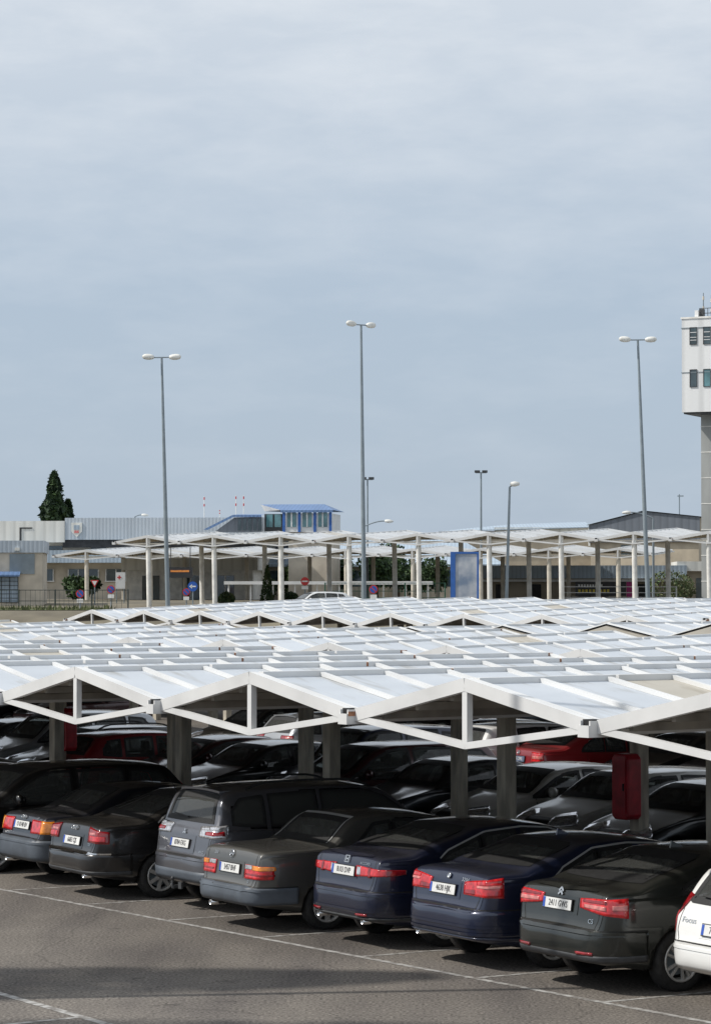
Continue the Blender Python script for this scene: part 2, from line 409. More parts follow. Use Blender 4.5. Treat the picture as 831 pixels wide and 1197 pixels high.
def wheel_cut(shape, wr):
    sp = shape.sp; L = shape.L
    body = bpy.data.objects.new('tmp', shape.me.copy()); COL.objects.link(body)
    mb = MB()
    for r in (sp['axle_r'], sp['axle_f']):
        for sg in (-1, 1):
            mb.tube((r-L/2, sg*(shape.W/2-.26), wr-.02), (r-L/2, sg*(shape.W/2+.3), wr-.02), wr+.055, n=40)
    cut = mb.build('tmp2', [M['black']])
    mod = body.modifiers.new('b', 'BOOLEAN'); mod.operation = 'DIFFERENCE'; mod.object = cut; mod.solver = 'EXACT'
    dg = bpy.context.evaluated_depsgraph_get()
    me = bpy.data.meshes.new_from_object(body.evaluated_get(dg))
    bpy.data.objects.remove(body); bpy.data.objects.remove(cut)
    return me
def inpoly(px, py, poly):
    c = False; n = len(poly); j = n-1
    for i in range(n):
        xi, yi = poly[i]; xj, yj = poly[j]
        if (yi > py) != (yj > py) and px < (xj-xi)*(py-yi)/(yj-yi+1e-12)+xi: c = not c
        j = i
    return c
def grow(poly, d):
    n = len(poly); out = []
    A = sum(poly[i][0]*poly[(i+1) % n][1]-poly[(i+1) % n][0]*poly[i][1] for i in range(n)); sg = 1 if A > 0 else -1
    for i in range(n):
        p0, p1, p2 = np.array(poly[i-1]), np.array(poly[i]), np.array(poly[(i+1) % n])
        a = p1-p0; b = p2-p1
        a = a/(np.linalg.norm(a)+1e-9); b = b/(np.linalg.norm(b)+1e-9)
        nn = np.array([a[1]+b[1], -(a[0]+b[0])]); l = np.linalg.norm(nn)
        nn = nn/l if l > 1e-6 else np.array([a[1], -a[0]])
        k = 1/max(.45, nn @ np.array([a[1], -a[0]]))
        out.append(tuple(p1+nn*d*k*sg))
    return out
def strip_patch(mb, fn, A, B, rows, off, mi=0, skirt=0.0, sm=True):
    """surface patch between two matched curves, laid on the shell by fn and lifted by off"""
    n = len(A); g = []
    for k in range(rows+1):
        t = k/rows; row = []
        for a, b in zip(A, B):
            q = np.array(a)*(1-t)+np.array(b)*t; h = fn(*q)
            row.append((h[0]+h[1]*off, h[1], h[0]) if h else None)
        g.append(row)
    idx = {}; vs = []
    def put(p): vs.append(p); return len(vs)-1
    for k in range(rows+1):
        for i in range(n):
            if g[k][i]: idx[k, i] = put(g[k][i][0])
    fs = []
    for k in range(rows):
        for i in range(n-1):
            q = [(k, i), (k, i+1), (k+1, i+1), (k+1, i)]
            if all(c in idx for c in q): fs.append(tuple(idx[c] for c in q))
    if skirt:
        loop = [(0, i) for i in range(n)]+[(k, n-1) for k in range(1, rows+1)]+[(rows, i) for i in range(n-2, -1, -1)]+[(k, 0) for k in range(rows-1, 0, -1)]
        if all(c in idx for c in loop):
            low = [put(g[k][i][2]-g[k][i][1]*.004) for k, i in loop]
            for j in range(len(loop)):
                j2 = (j+1) % len(loop)
                fs.append((idx[loop[j]], low[j], low[j2], idx[loop[j2]]))
    mb.add(vs, fs, mi, sm); return mb
def ring_patch(mb, fn, poly, din, dout, off, mi=0, n=64):
    poly = [tuple(p) for p in resample(list(poly)+[poly[0]], n+1)[:-1]]
    A, B = grow(poly, dout), grow(poly, -din)
    A.append(A[0]); B.append(B[0])
    return strip_patch(mb, fn, A, B, 2, off, mi)
def line_patch(mb, fn, pts, wd, off, mi=0, n=24):
    p = resample(pts, n); t = np.gradient(p, axis=0); t /= np.linalg.norm(t, axis=1)[:, None]+1e-9
    nn = np.stack([-t[:, 1], t[:, 0]], 1)*wd/2
    return strip_patch(mb, fn, [tuple(a) for a in p-nn], [tuple(a) for a in p+nn], 1, off, mi)
def make_rim(parent, r, n, style, wheel_w, sg):
    mb = MB(); ro = r*.66; yo = sg*(wheel_w/2-.012)
    ax = (0, sg, 0)
    mb.lathe([(ro+.012, -.09), (ro+.012, .0), (ro+.004, .012), (ro-.012, .008), (ro-.022, -.02), (ro-.03, -.09)], (0, yo, 0), ax, 36)
    for k in range(n):
        a = 2*math.pi*k/n; d = Vector((math.cos(a), 0, math.sin(a))); t = Vector((-math.sin(a), 0, math.cos(a)))
        if style == 'cover':
            mb.box(Vector((0, yo-sg*.012, 0))+d*(ro*.56), (ro*.8, .02, ro*.34), 0, d, (0, 1, 0), t)
        else:
            for e in ((-.22, .22) if style == 'twin' else (0,)):
                d2 = (d+t*e).normalized(); t2 = Vector((-d2.z, 0, d2.x))
                mb.box(Vector((0, yo-sg*.01, 0))+d2*(ro*.52), (ro*.98, .028, ro*(.13 if style == 'twin' else .24)), 0, d2, (0, 1, 0), t2)
    mb.tube((0, yo-sg*.04, 0), (0, yo+sg*.004, 0), ro*.24, ro*.2, 18)
    # brake disc and dark barrel behind the spokes
    mb.tube((0, yo-sg*.11, 0), (0, yo-sg*.095, 0), ro*.72, n=24, mi=1)
    mb.tube((0, yo-sg*.15, 0), (0, yo-sg*.14, 0), ro*1.0, n=24, mi=2)
    return mb.build('rim', [M['alloy'], M['grey_paint'], M['black']], parent)
def make_wheel(parent, x, sg, W_, r, n, style):
    ww = .205; y = sg*(W_/2-ww/2-.012)
    mb = MB(); ro = r*.66; h = ww/2
    mb.lathe([(ro, -h*.8), (ro+.02, -h*.95), (r-.05, -h), (r-.015, -h*.9), (r, -h*.72), (r, h*.72), (r-.015, h*.9), (r-.05, h), (ro+.02, h*.95), (ro, h*.8)], (0, 0, 0), (0, 1, 0), 40, closed=True)
    o = mb.build('wheel', [M['tyre']], parent); o.location = (x, y, r-.006)
    make_rim(o, r, n, style, ww, sg)
    return o
def seat_mesh(mb, x, y, back_first):
    z = .42
    mb.box((x, y, z), (.5, .5, .16)); mb.box((x-.27, y, z+.34), (.13, .48, .6), 0, Vector((1, 0, .18)).normalized(), (0, 1, 0), Vector((-.18, 0, 1)).normalized(), .86)
def sedan(L, Wd, Ht, trunk=1.0, deck=1.05, rwb=.78, rwt=1.35, wst=2.75, wsb=3.45, hood=.98, bump=.66, roofpk=2.0, belt=.92):
    """three-box side profile, all lengths from the rear bumper"""
    return dict(L=L, W=Wd,
        top=[(0, bump-.10), (.015, bump-.03), (.06, bump), (.085, bump+.02), (.11, bump+.12), (.14, deck-.10), (.17, deck-.03), (.22, deck), (rwb-.02, deck+.03), (rwb+.06, deck+.065),
             (rwt-.08, Ht-.075), (rwt+.05, Ht-.03), (roofpk, Ht), (wst-.35, Ht-.015), (wst, Ht-.07), (wsb, hood), (wsb+.12, hood-.03), (L-.35, hood-.22), (L-.1, hood-.32), (L-.02, .52), (L, .42)],
        bot=[(0, .44), (.03, .37), (.1, .33), (.45, .27), (.9, .2), (L-.6, .18), (L-.1, .20), (L, .30)],
        belt=[(0, .5), (.12, deck-.10), (rwb, belt+.03), (rwt+.4, belt+.015), (wsb, belt-.03), (L-.3, hood-.30), (L, .4)],
        plan=[(0, .52), (.02, .66), (.05, .75), (.10, .825), (.17, .885), (.27, .935), (.42, .968), (.75, .99), (1.4, 1), (L-1.3, 1), (L-.6, .965), (L-.25, .88), (L-.08, .74), (L, .5)])
def hatch(L, Wd, Ht, base=.95, top_r=.55, wst=2.6, wsb=3.3, hood=1.0, bump=.62, belt=.95, spoil=0):
    return dict(L=L, W=Wd,
        top=[(0, bump-.12), (.015, bump-.03), (.05, bump), (.075, bump+.03), (.10, bump+.14), (.14, base-.05), (.18, base+.02), (top_r-.10, Ht-.16), (top_r-.02, Ht-.075), (top_r+.12, Ht-.045),
             (1.6, Ht), (wst-.4, Ht-.01), (wst, Ht-.065), (wsb, hood+.02), (wsb+.12, hood-.02), (L-.35, hood-.20), (L-.1, hood-.32), (L-.02, .55), (L, .44)],
        bot=[(0, .46), (.03, .39), (.1, .35), (.45, .28), (.9, .21), (L-.6, .2), (L-.1, .22), (L, .32)],
        belt=[(0, .5), (.12, base-.08), (.4, belt+.02), (1.4, belt), (wsb, belt-.04), (L-.3, hood-.30), (L, .4)],
        plan=[(0, .58), (.02, .71), (.05, .80), (.10, .87), (.17, .915), (.27, .95), (.42, .975), (.7, .99), (1.3, 1), (L-1.2, 1), (L-.55, .96), (L-.22, .87), (L-.07, .74), (L, .5)])
BODY = {}
def body_mesh(key, sp):
    """shell with wheel arches and window openings; cached per body shape"""
    if key in BODY: return BODY[key]
    sh = CarShape(sp); me = wheel_cut(sh, sp['wr']); L = sh.L
    # --- window outlines: side (r,z), rear and front (y,z)
    zb = lambda r: float(np.interp(r, *zip(*sp['dlo_lo']))); zt = lambda r: float(np.interp(r, *zip(*sp['dlo_up'])))
    wins = []
    for ra, rb in sp['lights']:
        x = np.linspace(ra, rb, 16); wins.append(('side', [(r, zb(r)) for r in x], [(r, zt(r)) for r in x]))
    z0, z1, y0, y1, cr = sp['rw']
    k = np.linspace(-1, 1, 17)
    wins.append(('rear', [(y0*t, z0+cr*(1-t*t)*-.3) for t in k], [(y1*t, z1+cr*(1-t*t)) for t in k]))
    z0, z1, y0, y1, cr = sp['fw']
    wins.append(('front', [(y0*t, z0) for t in k], [(y1*t, z1+cr*(1-t*t)) for t in k]))
    bm = bmesh.new(); bm.from_mesh(me)
    kill = []
    for f in bm.faces:
        c = f.calc_center_median(); n = f.normal; r = c.x+L/2
        if c.z < .7: continue
        for kind, lo, up in wins:
            poly = lo+up[::-1]
            if kind == 'side' and abs(n.y) > .6 and inpoly(r, c.z, poly): kill.append(f); break
            if kind == 'rear' and c.x < 0 and abs(n.y) < .72 and n.x < 0 and inpoly(c.y, c.z, poly): kill.append(f); break
            if kind == 'front' and c.x > 0 and abs(n.y) < .72 and n.x > 0 and inpoly(c.y, c.z, poly): kill.append(f); break
    bmesh.ops.delete(bm, geom=kill, context='FACES')
    for f in bm.faces: f.smooth = True
    me2 = bpy.data.meshes.new('body_'+key); bm.to_mesh(me2); bm.free()
    BODY[key] = (sh, me2, wins); return BODY[key]

def end_text(sh, name, body, y, z, size, mat, parent, off=.006, stretch=1.0, tilt=True):
    h = sh.rear(y, z)
    if not h: return
    n = h[1].normalized(); n = Vector((n.x, n.y*.6, n.z if tilt else 0)).normalized()
    xx = Vector((0, 0, 1)).cross(n).normalized(); yy = n.cross(xx)
    mw = Matrix((xx, yy, n)).transposed().to_4x4(); mw.translation = h[0]+n*off
    return text_obj(name, body, size, mat, mw, parent, stretch)
def rear_frame(sh, y, z):
    h = sh.rear(y, z); n = h[1].normalized()
    xx = Vector((0, 0, 1)).cross(n).normalized(); yy = n.cross(xx)
    return h[0], xx, yy, n
def make_car(key, sp, mat, name, label, loc, rz, opt, cat='car', group=None):
    sh, me, wins = body_mesh(key, sp); L, Wd = sh.L, sh.W
    root = empty(name, loc, rz, label, cat, group); root.scale = (opt.get('scale', CS),)*3
    me = me.copy(); me.materials.clear(); me.materials.append(mat)
    for p in me.polygons: p.material_index = 0
    b = bpy.data.objects.new('body', me); COL.objects.link(b); b.parent = root
    detail = opt.get('detail', 2)
    gl = M['glass_priv'] if opt.get('privacy') else M['glass_dark']
    # glass
    for kind, lo, up in wins:
        nm = {'side': 'side_window', 'rear': 'rear_window', 'front': 'windscreen'}[kind]
        sides = (-1, 1) if kind == 'side' else (0,)
        for sg in sides:
            fn = {'side': lambda r, z: sh.side(r, z, sg), 'rear': sh.rear, 'front': sh.front}[kind]
            mb = strip_patch(MB(), fn, lo, up, 8, .003)
            g_ = M['glass_dark'] if kind == 'front' else gl
            w = mb.build(nm, [g_], root)
            ring_patch(MB(), fn, lo+up[::-1], .03 if kind == 'side' else .05, .012 if kind == 'side' else .02, .006, n=72).build('window_seal', [M['black']], w)
    # cabin
    fx = sp['seats']
    fl = MB().box((0, 0, .34), (L*.62, Wd*.78, .08)); fl.box((sp['dash']-L/2, 0, .78), (.4, Wd*.72, .2))
    if not opt.get('wagon'): fl.box((sp['rw_base']-L/2+.05, 0, .90), (.55, Wd*.62, .05))
    fl.build('cabin_floor', [M['interior']], root)
    for i, (r, y) in enumerate(fx):
        mb = MB(); seat_mesh(mb, r-L/2, y, False); s = mb.build('seat', [M['interior2'] if opt.get('grey_seats') else M['interior']], root)
        MB().box((r-L/2-.36, y, sp.get('head_z', 1.14)), (.09, .25, .17), 0, (1, 0, .1), (0, 1, 0), (-.1, 0, 1), .85).build('headrest', [M['interior2']], s)
    # wheels
    for r in (sp['axle_r'], sp['axle_f']):
        for sg in (-1, 1): make_wheel(root, r-L/2, sg, Wd, sp['wr'], opt.get('spokes', 5), opt.get('rim', 'five'))
    MB().bbox((-L/2+.45, -Wd*.34, .27), (L/2-.35, Wd*.34, .36)).build('underbody', [M['black']], root)
    # bumper skin with its seam
    bz0, bz1 = sp['bumper_z']; bmat = opt.get('bumper', mat); bo = opt.get('bumper_off', .007)
    th = np.linspace(-1.25, 1.25, 61)
    lo = [(t, bz0) for t in th]; up = [(t, bz1) for t in th]
    fnw = lambda t, z: sh.wrap(t, z)
    bp = strip_patch(MB(), fnw, lo, up, 6, bo, 0, .01).build('bumper', [bmat], root)
    sm = MB(); line_patch(sm, fnw, [(-1.25, bz1+.008), (1.25, bz1+.008)], .014, .003, n=60); sm.build('bumper_seam', [M['black']], bp)
    if opt.get('bumper_chrome'):
        z = opt['bumper_chrome']; s2 = MB(); line_patch(s2, fnw, [(-.95, z), (.95, z)], .022, bo+.006, n=50); s2.build('bumper_trim', [M['chrome']], bp)
    if opt.get('bumper_low'):
        za, zb_, mm = opt['bumper_low']
        strip_patch(MB(), fnw, [(t, za) for t in th], [(t, zb_) for t in th], 3, bo+.006, 0, .008).build('lower_valance', [mm], bp)
    for z in opt.get('bumper_creases', []):
        s2 = MB(); line_patch(s2, fnw, [(-1.1, z), (1.1, z)], .03, bo+.010, n=50); s2.build('bumper_rib', [bmat], bp)
    for y, z, w_, h_ in opt.get('reflectors', []):
        for sg in (-1, 1):
            s2 = MB(); strip_patch(s2, sh.rear, [(sg*y-w_/2+k*w_/6, z) for k in range(7)], [(sg*y-w_/2+k*w_/6, z+h_) for k in range(7)], 1, bo+.012, 0, .006); s2.build('reflector', [M['dred_lens']], bp)
    # boot lid seams
    if detail >= 1:
        yl = sp['lid_y']; za, zb_ = bz1+.02, sp['lid_z']
        for sg in (-1, 1):
            s2 = MB(); line_patch(s2, sh.rear, [(sg*yl*.93, za), (sg*yl, za+(zb_-za)*.3), (sg*yl, zb_)], .009, .002, n=18)
            s2.build('boot_seam', [M['black']], root)
        if not opt.get('wagon'):
            for sg in (-1, 1):
                s2 = MB(); line_patch(s2, sh.topd, [(.2, sg*yl), (sp['rw_base']-.04, sg*yl*.97)], .009, .002, n=16); s2.build('boot_seam', [M['black']], root)
        # door seams and handles
        for sg in (-1, 1):
            s2 = MB(); fs = lambda r, z: sh.side(r, z, sg)
            for r in sp['doors']: line_patch(s2, fs, [(r+.02, .32), (r, .55), (r, sp['door_top'])], .010, .002, n=18)
            line_patch(s2, fs, [(sp['doors'][0]+.02, .32), (sp['doors'][-1], .32)], .010, .002, n=24)
            s2.build('door_seam', [M['black']], root)
            for r in sp['doors'][:-1]:
                h = sh.side(r+.12, sp['door_top']-.13, sg)
                if h: MB().box(h[0]+h[1]*.018, (.19, .03, .035), 0, (1, 0, 0), h[1], h[1].cross(Vector((1, 0, 0)))).build('door_handle', [opt.get('handle', mat)], root)
        if opt.get('rub_strip'):
            for sg in (-1, 1):
                s2 = MB(); fs = lambda r, z: sh.side(r, z, sg)
                line_patch(s2, fs, [(sp['axle_r']+.42, opt['rub_strip']), (sp['axle_f']-.42, opt['rub_strip'])], .07, .012, n=40); s2.build('rub_strip', [M['plastic']], root)
    if opt.get('dlo_chrome'):
        zt = sp['dlo_up']
        ra, rb = sp['lights'][0][0], sp['lights'][-1][1]
        x = np.linspace(ra-.03, rb, 40)
        for sg in (-1, 1):
            s2 = MB(); fs = lambda r, z: sh.side(r, z, sg)
            line_patch(s2, fs, [(r, float(np.interp(r, *zip(*zt)))+.024) for r in x], .02, .009, n=50)
            line_patch(s2, fs, [(r, float(np.interp(r, *zip(*sp['dlo_lo'])))-.022) for r in x], .014, .009, n=50)
            s2.build('window_trim', [M['trim']], root)
    if opt.get('rear_trim'):
        z0, z1, y0, y1, cr = sp['rw']
        s2 = MB()
        line_patch(s2, sh.rear, [(-y0-.01, z0-.02), (-y1-.02, z1+.01), (-y1*.5, z1+.022), (0, z1+.026), (y1*.5, z1+.022), (y1+.02, z1+.01), (y0+.01, z0-.02)], .02, .010, n=70); s2.build('rear_window_trim', [M['trim']], root)
    # door mirrors
    for sg in (-1, 1):
        h = sh.side(sp['mirror'], sp['door_top']+.03, sg)
        if h:
            c = h[0]+Vector((0, sg*.11, .05)); mb = MB()
            mb.lathe([(.0, -.07), (.055, -.06), (.085, -.02), (.088, .03), (.07, .055), (.0, .06)], c, (1, 0, 0), 14)
            m_ = mb.build('mirror', [opt.get('mirror_mat', mat)], root)
            MB().box(c+Vector((-.071, 0, 0)), (.004, .12, .09)).build('mirror_glass', [M['chrome']], m_)
            MB().bar(h[0], c, .05, .05).build('mirror_arm', [M['black']], m_)
    # lamps: list of (material, theta0, theta1, z0, z1, z0b, z1b)
    for sg in (-1, 1):
        first = None
        for lam in opt.get('lamps', []):
            mt, t0, t1, za0, za1, zc0, zc1 = lam
            n = 14; t = np.linspace(t0, t1, n); f = (t-t0)/(t1-t0)
            lo = [(sg*tt, za0+(zc0-za0)*q) for tt, q in zip(t, f)]; up = [(sg*tt, za1+(zc1-za1)*q) for tt, q in zip(t, f)]
            mb = strip_patch(MB(), fnw, lo, up, 6, .014 if first is None else .018, 0, .01)
            o = mb.build('tail_light' if first is None else 'lens', [M[mt]], root if first is None else first)
            if first is None: first = o
        # headlights
        if opt.get('head', True):
            zc, hh = sp['head']
            f2 = lambda t, z: sh.wrap(t, z, 1)
            t = np.linspace(.42, .98, 12); lo = [(sg*a, zc-hh*.4+(a-.42)*.05) for a in t]; up = [(sg*a, zc+hh*.6+(a-.42)*.10) for a in t]
            o = strip_patch(MB(), f2, lo, up, 5, .01, 0, .01).build('headlight', [M['clear_lens']], root)
    if opt.get('head', True):
        zc, hh = sp['head']
        o = strip_patch(MB(), lambda y, z: sh.front(y, z), [(y, zc-hh*.5) for y in np.linspace(-.38, .38, 11)], [(y, zc+hh*.35) for y in np.linspace(-.42, .42, 11)], 3, .008, 0, .01).build('grille', [M['black']], root)
        strip_patch(MB(), lambda y, z: sh.front(y, z), [(y, .27) for y in np.linspace(-.6, .6, 15)], [(y, .40) for y in np.linspace(-.6, .6, 15)], 3, .008, 0, .01).build('air_intake', [M['black']], root)
        h = sh.front(0, .49)
        if h: MB().box(h[0]+Vector((.02, 0, 0)), (.012, .52, .11)).build('number_plate', [M['plate']], root)
    # number plate
    if 'plate' in opt:
        txt, py, pz = opt['plate']
        if opt.get('recess'):
            rw_, rh = opt['recess']
            strip_patch(MB(), sh.rear, [(py+k, pz-rh/2) for k in np.linspace(-rw_/2, rw_/2, 9)], [(py+k, pz+rh/2) for k in np.linspace(-rw_/2, rw_/2, 9)], 2, .004).build('plate_recess', [opt.get('recess_mat', mat)], root)
        p, xx, yy, n = rear_frame(sh, py, pz)
        pl = MB().box(p+n*.022, (.52, .112, .012), 0, xx, yy, n)
        pl.box(p+n*.0165, (.54, .132, .012), 1, xx, yy, n)
        pl = pl.build('number_plate', [opt.get('plate_mat', M['plate']), M['black']], root)
        mw = Matrix((xx, yy, n)).transposed().to_4x4()
        if opt.get('plate_mat') is None:
            MB().box(p+n*.0292-xx*.238, (.04, .108, .002), 0, xx, yy, n).build('plate_band', [M['eu_blue']], pl)
        if txt and detail >= 1:
            mw.translation = p+n*.030+xx*.022
            text_obj('plate_number', txt, .098, M['ink'] if opt.get('plate_mat') is None else M['plate'], mw, pl, .80)
    for t_ in opt.get('badges', []):
        end_text(sh, 'badge', t_[0], t_[1], t_[2], t_[3], M['chrome'], root, stretch=t_[4] if len(t_) > 4 else 1.2)
    if 'emblem' in opt:
        kind, y, z, s = opt['emblem']; p, xx, yy, n = rear_frame(sh, y, z); mb = MB(); p = p+n*.012
        def tor(c, r, t=.006):
            prof = [(r+t*math.cos(a), t*math.sin(a)) for a in np.linspace(0, 2*math.pi, 7)[:-1]]
            mb.lathe(prof, c, n, 20, closed=True)
        if kind == 'rings':
            for k in range(4): tor(p+xx*((k-1.5)*s*.75), s*.5)
        elif kind == 'star':
            tor(p, s)
            for a in (90, 210, 330): mb.bar(p, p+xx*(s*math.cos(R(a)))+yy*(s*math.sin(R(a))), .012, .008, up=n)
        elif kind == 'h':
            for sg in (-1, 1): mb.bar(p+xx*(sg*s*.42)-yy*s*.6, p+xx*(sg*s*.6)+yy*s*.6, .014, .01, up=n)
            mb.bar(p-xx*s*.45, p+xx*s*.45, .014, .01, up=n)
            mb.bar(p-xx*s-yy*s*.8, p-xx*s*1.0+yy*s*.8, .008, .008, up=n); mb.bar(p+xx*s-yy*s*.8, p+xx*s+yy*s*.8, .008, .008, up=n)
            mb.bar(p-xx*s+yy*s*.8, p+xx*s+yy*s*.8, .008, .008, up=n); mb.bar(p-xx*s-yy*s*.8, p+xx*s-yy*s*.8, .008, .008, up=n)
        elif kind == 'round':
            mb.tube(p-n*.004, p+n*.004, s, n=22); tor(p+n*.004, s)
        elif kind == 'chev':
            for k in (-.35, .45):
                for sg in (-1, 1): mb.bar(p+yy*(k*s+s*.45), p+xx*(sg*s*.8)+yy*(k*s-s*.35), .022, .012, up=n)
        elif kind == 'diamonds':
            for a in (90, 210, 330):
                d = xx*math.cos(R(a))+yy*math.sin(R(a)); t = n.cross(d)
                mb.add([p, p+d*s*.5+t*s*.3, p+d*s, p+d*s*.5-t*s*.3, p+n*.006, p+d*s*.5+t*s*.3+n*.006, p+d*s+n*.006, p+d*s*.5-t*s*.3+n*.006], [(4, 5, 6, 7), (0, 1, 5, 4), (1, 2, 6, 5), (2, 3, 7, 6), (3, 0, 4, 7)])
        mb.build('emblem', [M['chrome']], root)
    for y, z in opt.get('exhausts', []):
        mb = MB(); x0 = -L/2+.03
        mb.lathe([(.036, .0), (.036, .22), (.030, .22), (.030, .0)], (x0, y, z), (1, 0, 0), 14, closed=True); mb.tube((x0+.1, y, z), (x0+.4, y, z), .03, n=10, mi=1)
        mb.build('exhaust', [M['chrome'], M['black']], root)
    if opt.get('tow'):
        mb = MB(); mb.bar((-L/2+.3, 0, .33), (-L/2-.06, 0, .30), .05, .04); mb.tube((-L/2-.06, 0, .29), (-L/2-.06, 0, .40), .016)
        mb.lathe([(.0, -.026), (.02, -.018), (.026, 0), (.02, .018), (0, .026)], (-L/2-.06, 0, .42)); mb.box((-L/2-.01, -.14, .33), (.03, .09, .09)); mb.build('tow_hitch', [M['plastic']], root)
    if opt.get('rails'):
        ra, rb = opt['rails']
        for sg in (-1, 1):
            yy_ = sg*opt.get('rail_y', .56); pts = []
            for r in np.linspace(ra, rb, 12):
                h = sh.topd(r, yy_); k = (r-ra)/(rb-ra); lift = .065*min(1, 8*k, 8*(1-k))
                if h: pts.append(h[0]+Vector((0, 0, lift)))
            mb = MB()
            for a, c in zip(pts, pts[1:]): mb.bar(a, c, .03, .03)
            mb.build('roof_rail', [opt.get('rail_mat', M['grey_paint'])], root)
    if opt.get('antenna'):
        r = opt['antenna']; h = sh.topd(r, 0)
        mb = MB(); mb.tube(h[0], h[0]+Vector((-.12, 0, .19)), .005, .003, 6); mb.tube(h[0]-Vector((0, 0, .01)), h[0]+Vector((-.02, 0, .03)), .025, .01, 8); mb.build('antenna', [M['black']], root)
    if opt.get('fin'):
        h = sh.topd(opt['fin'], 0); mb = MB()
        mb.prism([(h[0].x-.11, h[0].z-.01), (h[0].x+.1, h[0].z-.01), (h[0].x-.09, h[0].z+.07)], -.012, .012); mb.build('antenna', [mat], root)
    if opt.get('wiper'):
        p, xx, yy, n = rear_frame(sh, 0, sp['rw'][0]+.03)
        MB().bar(p+n*.03-xx*.02, p+n*.035-xx*.42+yy*.03, .018, .014, up=n).build('rear_wiper', [M['black']], root)
    if opt.get('spoiler'):
        r, y, d = opt['spoiler']; mb = MB()
        pts = [sh.topd(r, yy_) for yy_ in np.linspace(-y, y, 13)]
        for a, c in zip(pts, pts[1:]):
            A, C = a[0], c[0]; v_ = [A+Vector((.1, 0, .006)), C+Vector((.1, 0, .006)), C+Vector((-d, 0, .0)), A+Vector((-d, 0, .0)), A+Vector((.1, 0, -.03)), C+Vector((.1, 0, -.03)), C+Vector((-d, 0, -.03)), A+Vector((-d, 0, -.03))]
            mb.add(v_, [(0, 1, 2, 3), (7, 6, 5, 4), (3, 2, 6, 7), (0, 3, 7, 4), (1, 5, 6, 2)])
        mb.build('spoiler', [opt.get('spoiler_mat', mat)], root)
    if opt.get('lip'):
        y = opt['lip']; mb = MB(); line_patch(mb, sh.topd, [(.215, -y), (.19, 0), (.215, y)], .05, .012, n=30); mb.build('boot_lip', [mat], root)
    if opt.get('brake_light'):
        p, xx, yy, n = rear_frame(sh, 0, sp['rw'][1]-.02); MB().box(p-n*.02, (.3, .025, .02), 0, xx, yy, n).build('brake_light', [M['dred_lens']], root)
    return root
# ------------------------------------------------------------------ the cars themselves
def fin_sedan(sp, wr=.315, ax=1.02, wb=2.68, rwb=.78, rwt=1.35, wst=2.75, wsb=3.45, deck=1.05, belt=.92, hood=.98, dlo_r=None, bump=.66, pillars=None, **k):
    L, Wd = sp['L'], sp['W']; Ht = max(z for r, z in sp['top']); pk = [r for r, z in sp['top'] if z == Ht][0]
    ra = dlo_r or rwb+.42; rb = wsb-.10
    sp.update(wr=wr, axle_r=ax, axle_f=ax+wb, dash=wsb-.25, rw_base=rwb, mirror=wsb-.42)
    sp['dlo_lo'] = [(ra, belt+.055), (wsb, belt+.015)]
    sp['dlo_up'] = [(ra, belt+.075), (ra+.05, belt+.15), (max(rwt+.15, ra+.32), Ht-.115), (pk, Ht-.078), (wst-.15, Ht-.105), (wst+.10, Ht-.19), (rb, belt+.035)]
    p = pillars or [ra+.62, ra+1.12]
    sp['lights'] = [(ra, p[0]-.04), (p[0], p[1]), (p[1]+.09, rb)] if p[1]-p[0] > .2 else [(ra, p[0]-.05), (p[0]+.05, rb)]
    sp['doors'] = [ra+.12, p[1]+.045, min(wsb+.02, ax+wb-.38)]; sp['door_top'] = belt+.02
    sp['rw'] = (deck+.085, Ht-.062, Wd*.37, Wd*.31, .012)
    sp['fw'] = (hood+.05, Ht-.085, Wd*.40, Wd*.32, .012)
    sp['seats'] = [(2.75, .36), (2.75, -.36), (1.85, .36), (1.85, -.36)]; sp['head_z'] = Ht-.30
    sp['bumper_z'] = (.36, bump-.015); sp['lid_y'] = Wd*.37; sp['lid_z'] = deck-.04; sp['head'] = (hood-.30, .15)
    sp.update(k); return sp
def mk_sedan(L, Wd, Ht, wr=.315, ax=1.02, wb=2.68, dlo_r=None, pillars=None, extra=None, **k):
    sp = sedan(L, Wd, Ht, **k); kk = {a: b for a, b in k.items() if a in ('rwb', 'rwt', 'wst', 'wsb', 'deck', 'belt', 'hood', 'bump')}
    sp = fin_sedan(sp, wr=wr, ax=ax, wb=wb, dlo_r=dlo_r, pillars=pillars, **kk)
    sp.update(extra or {}); return sp
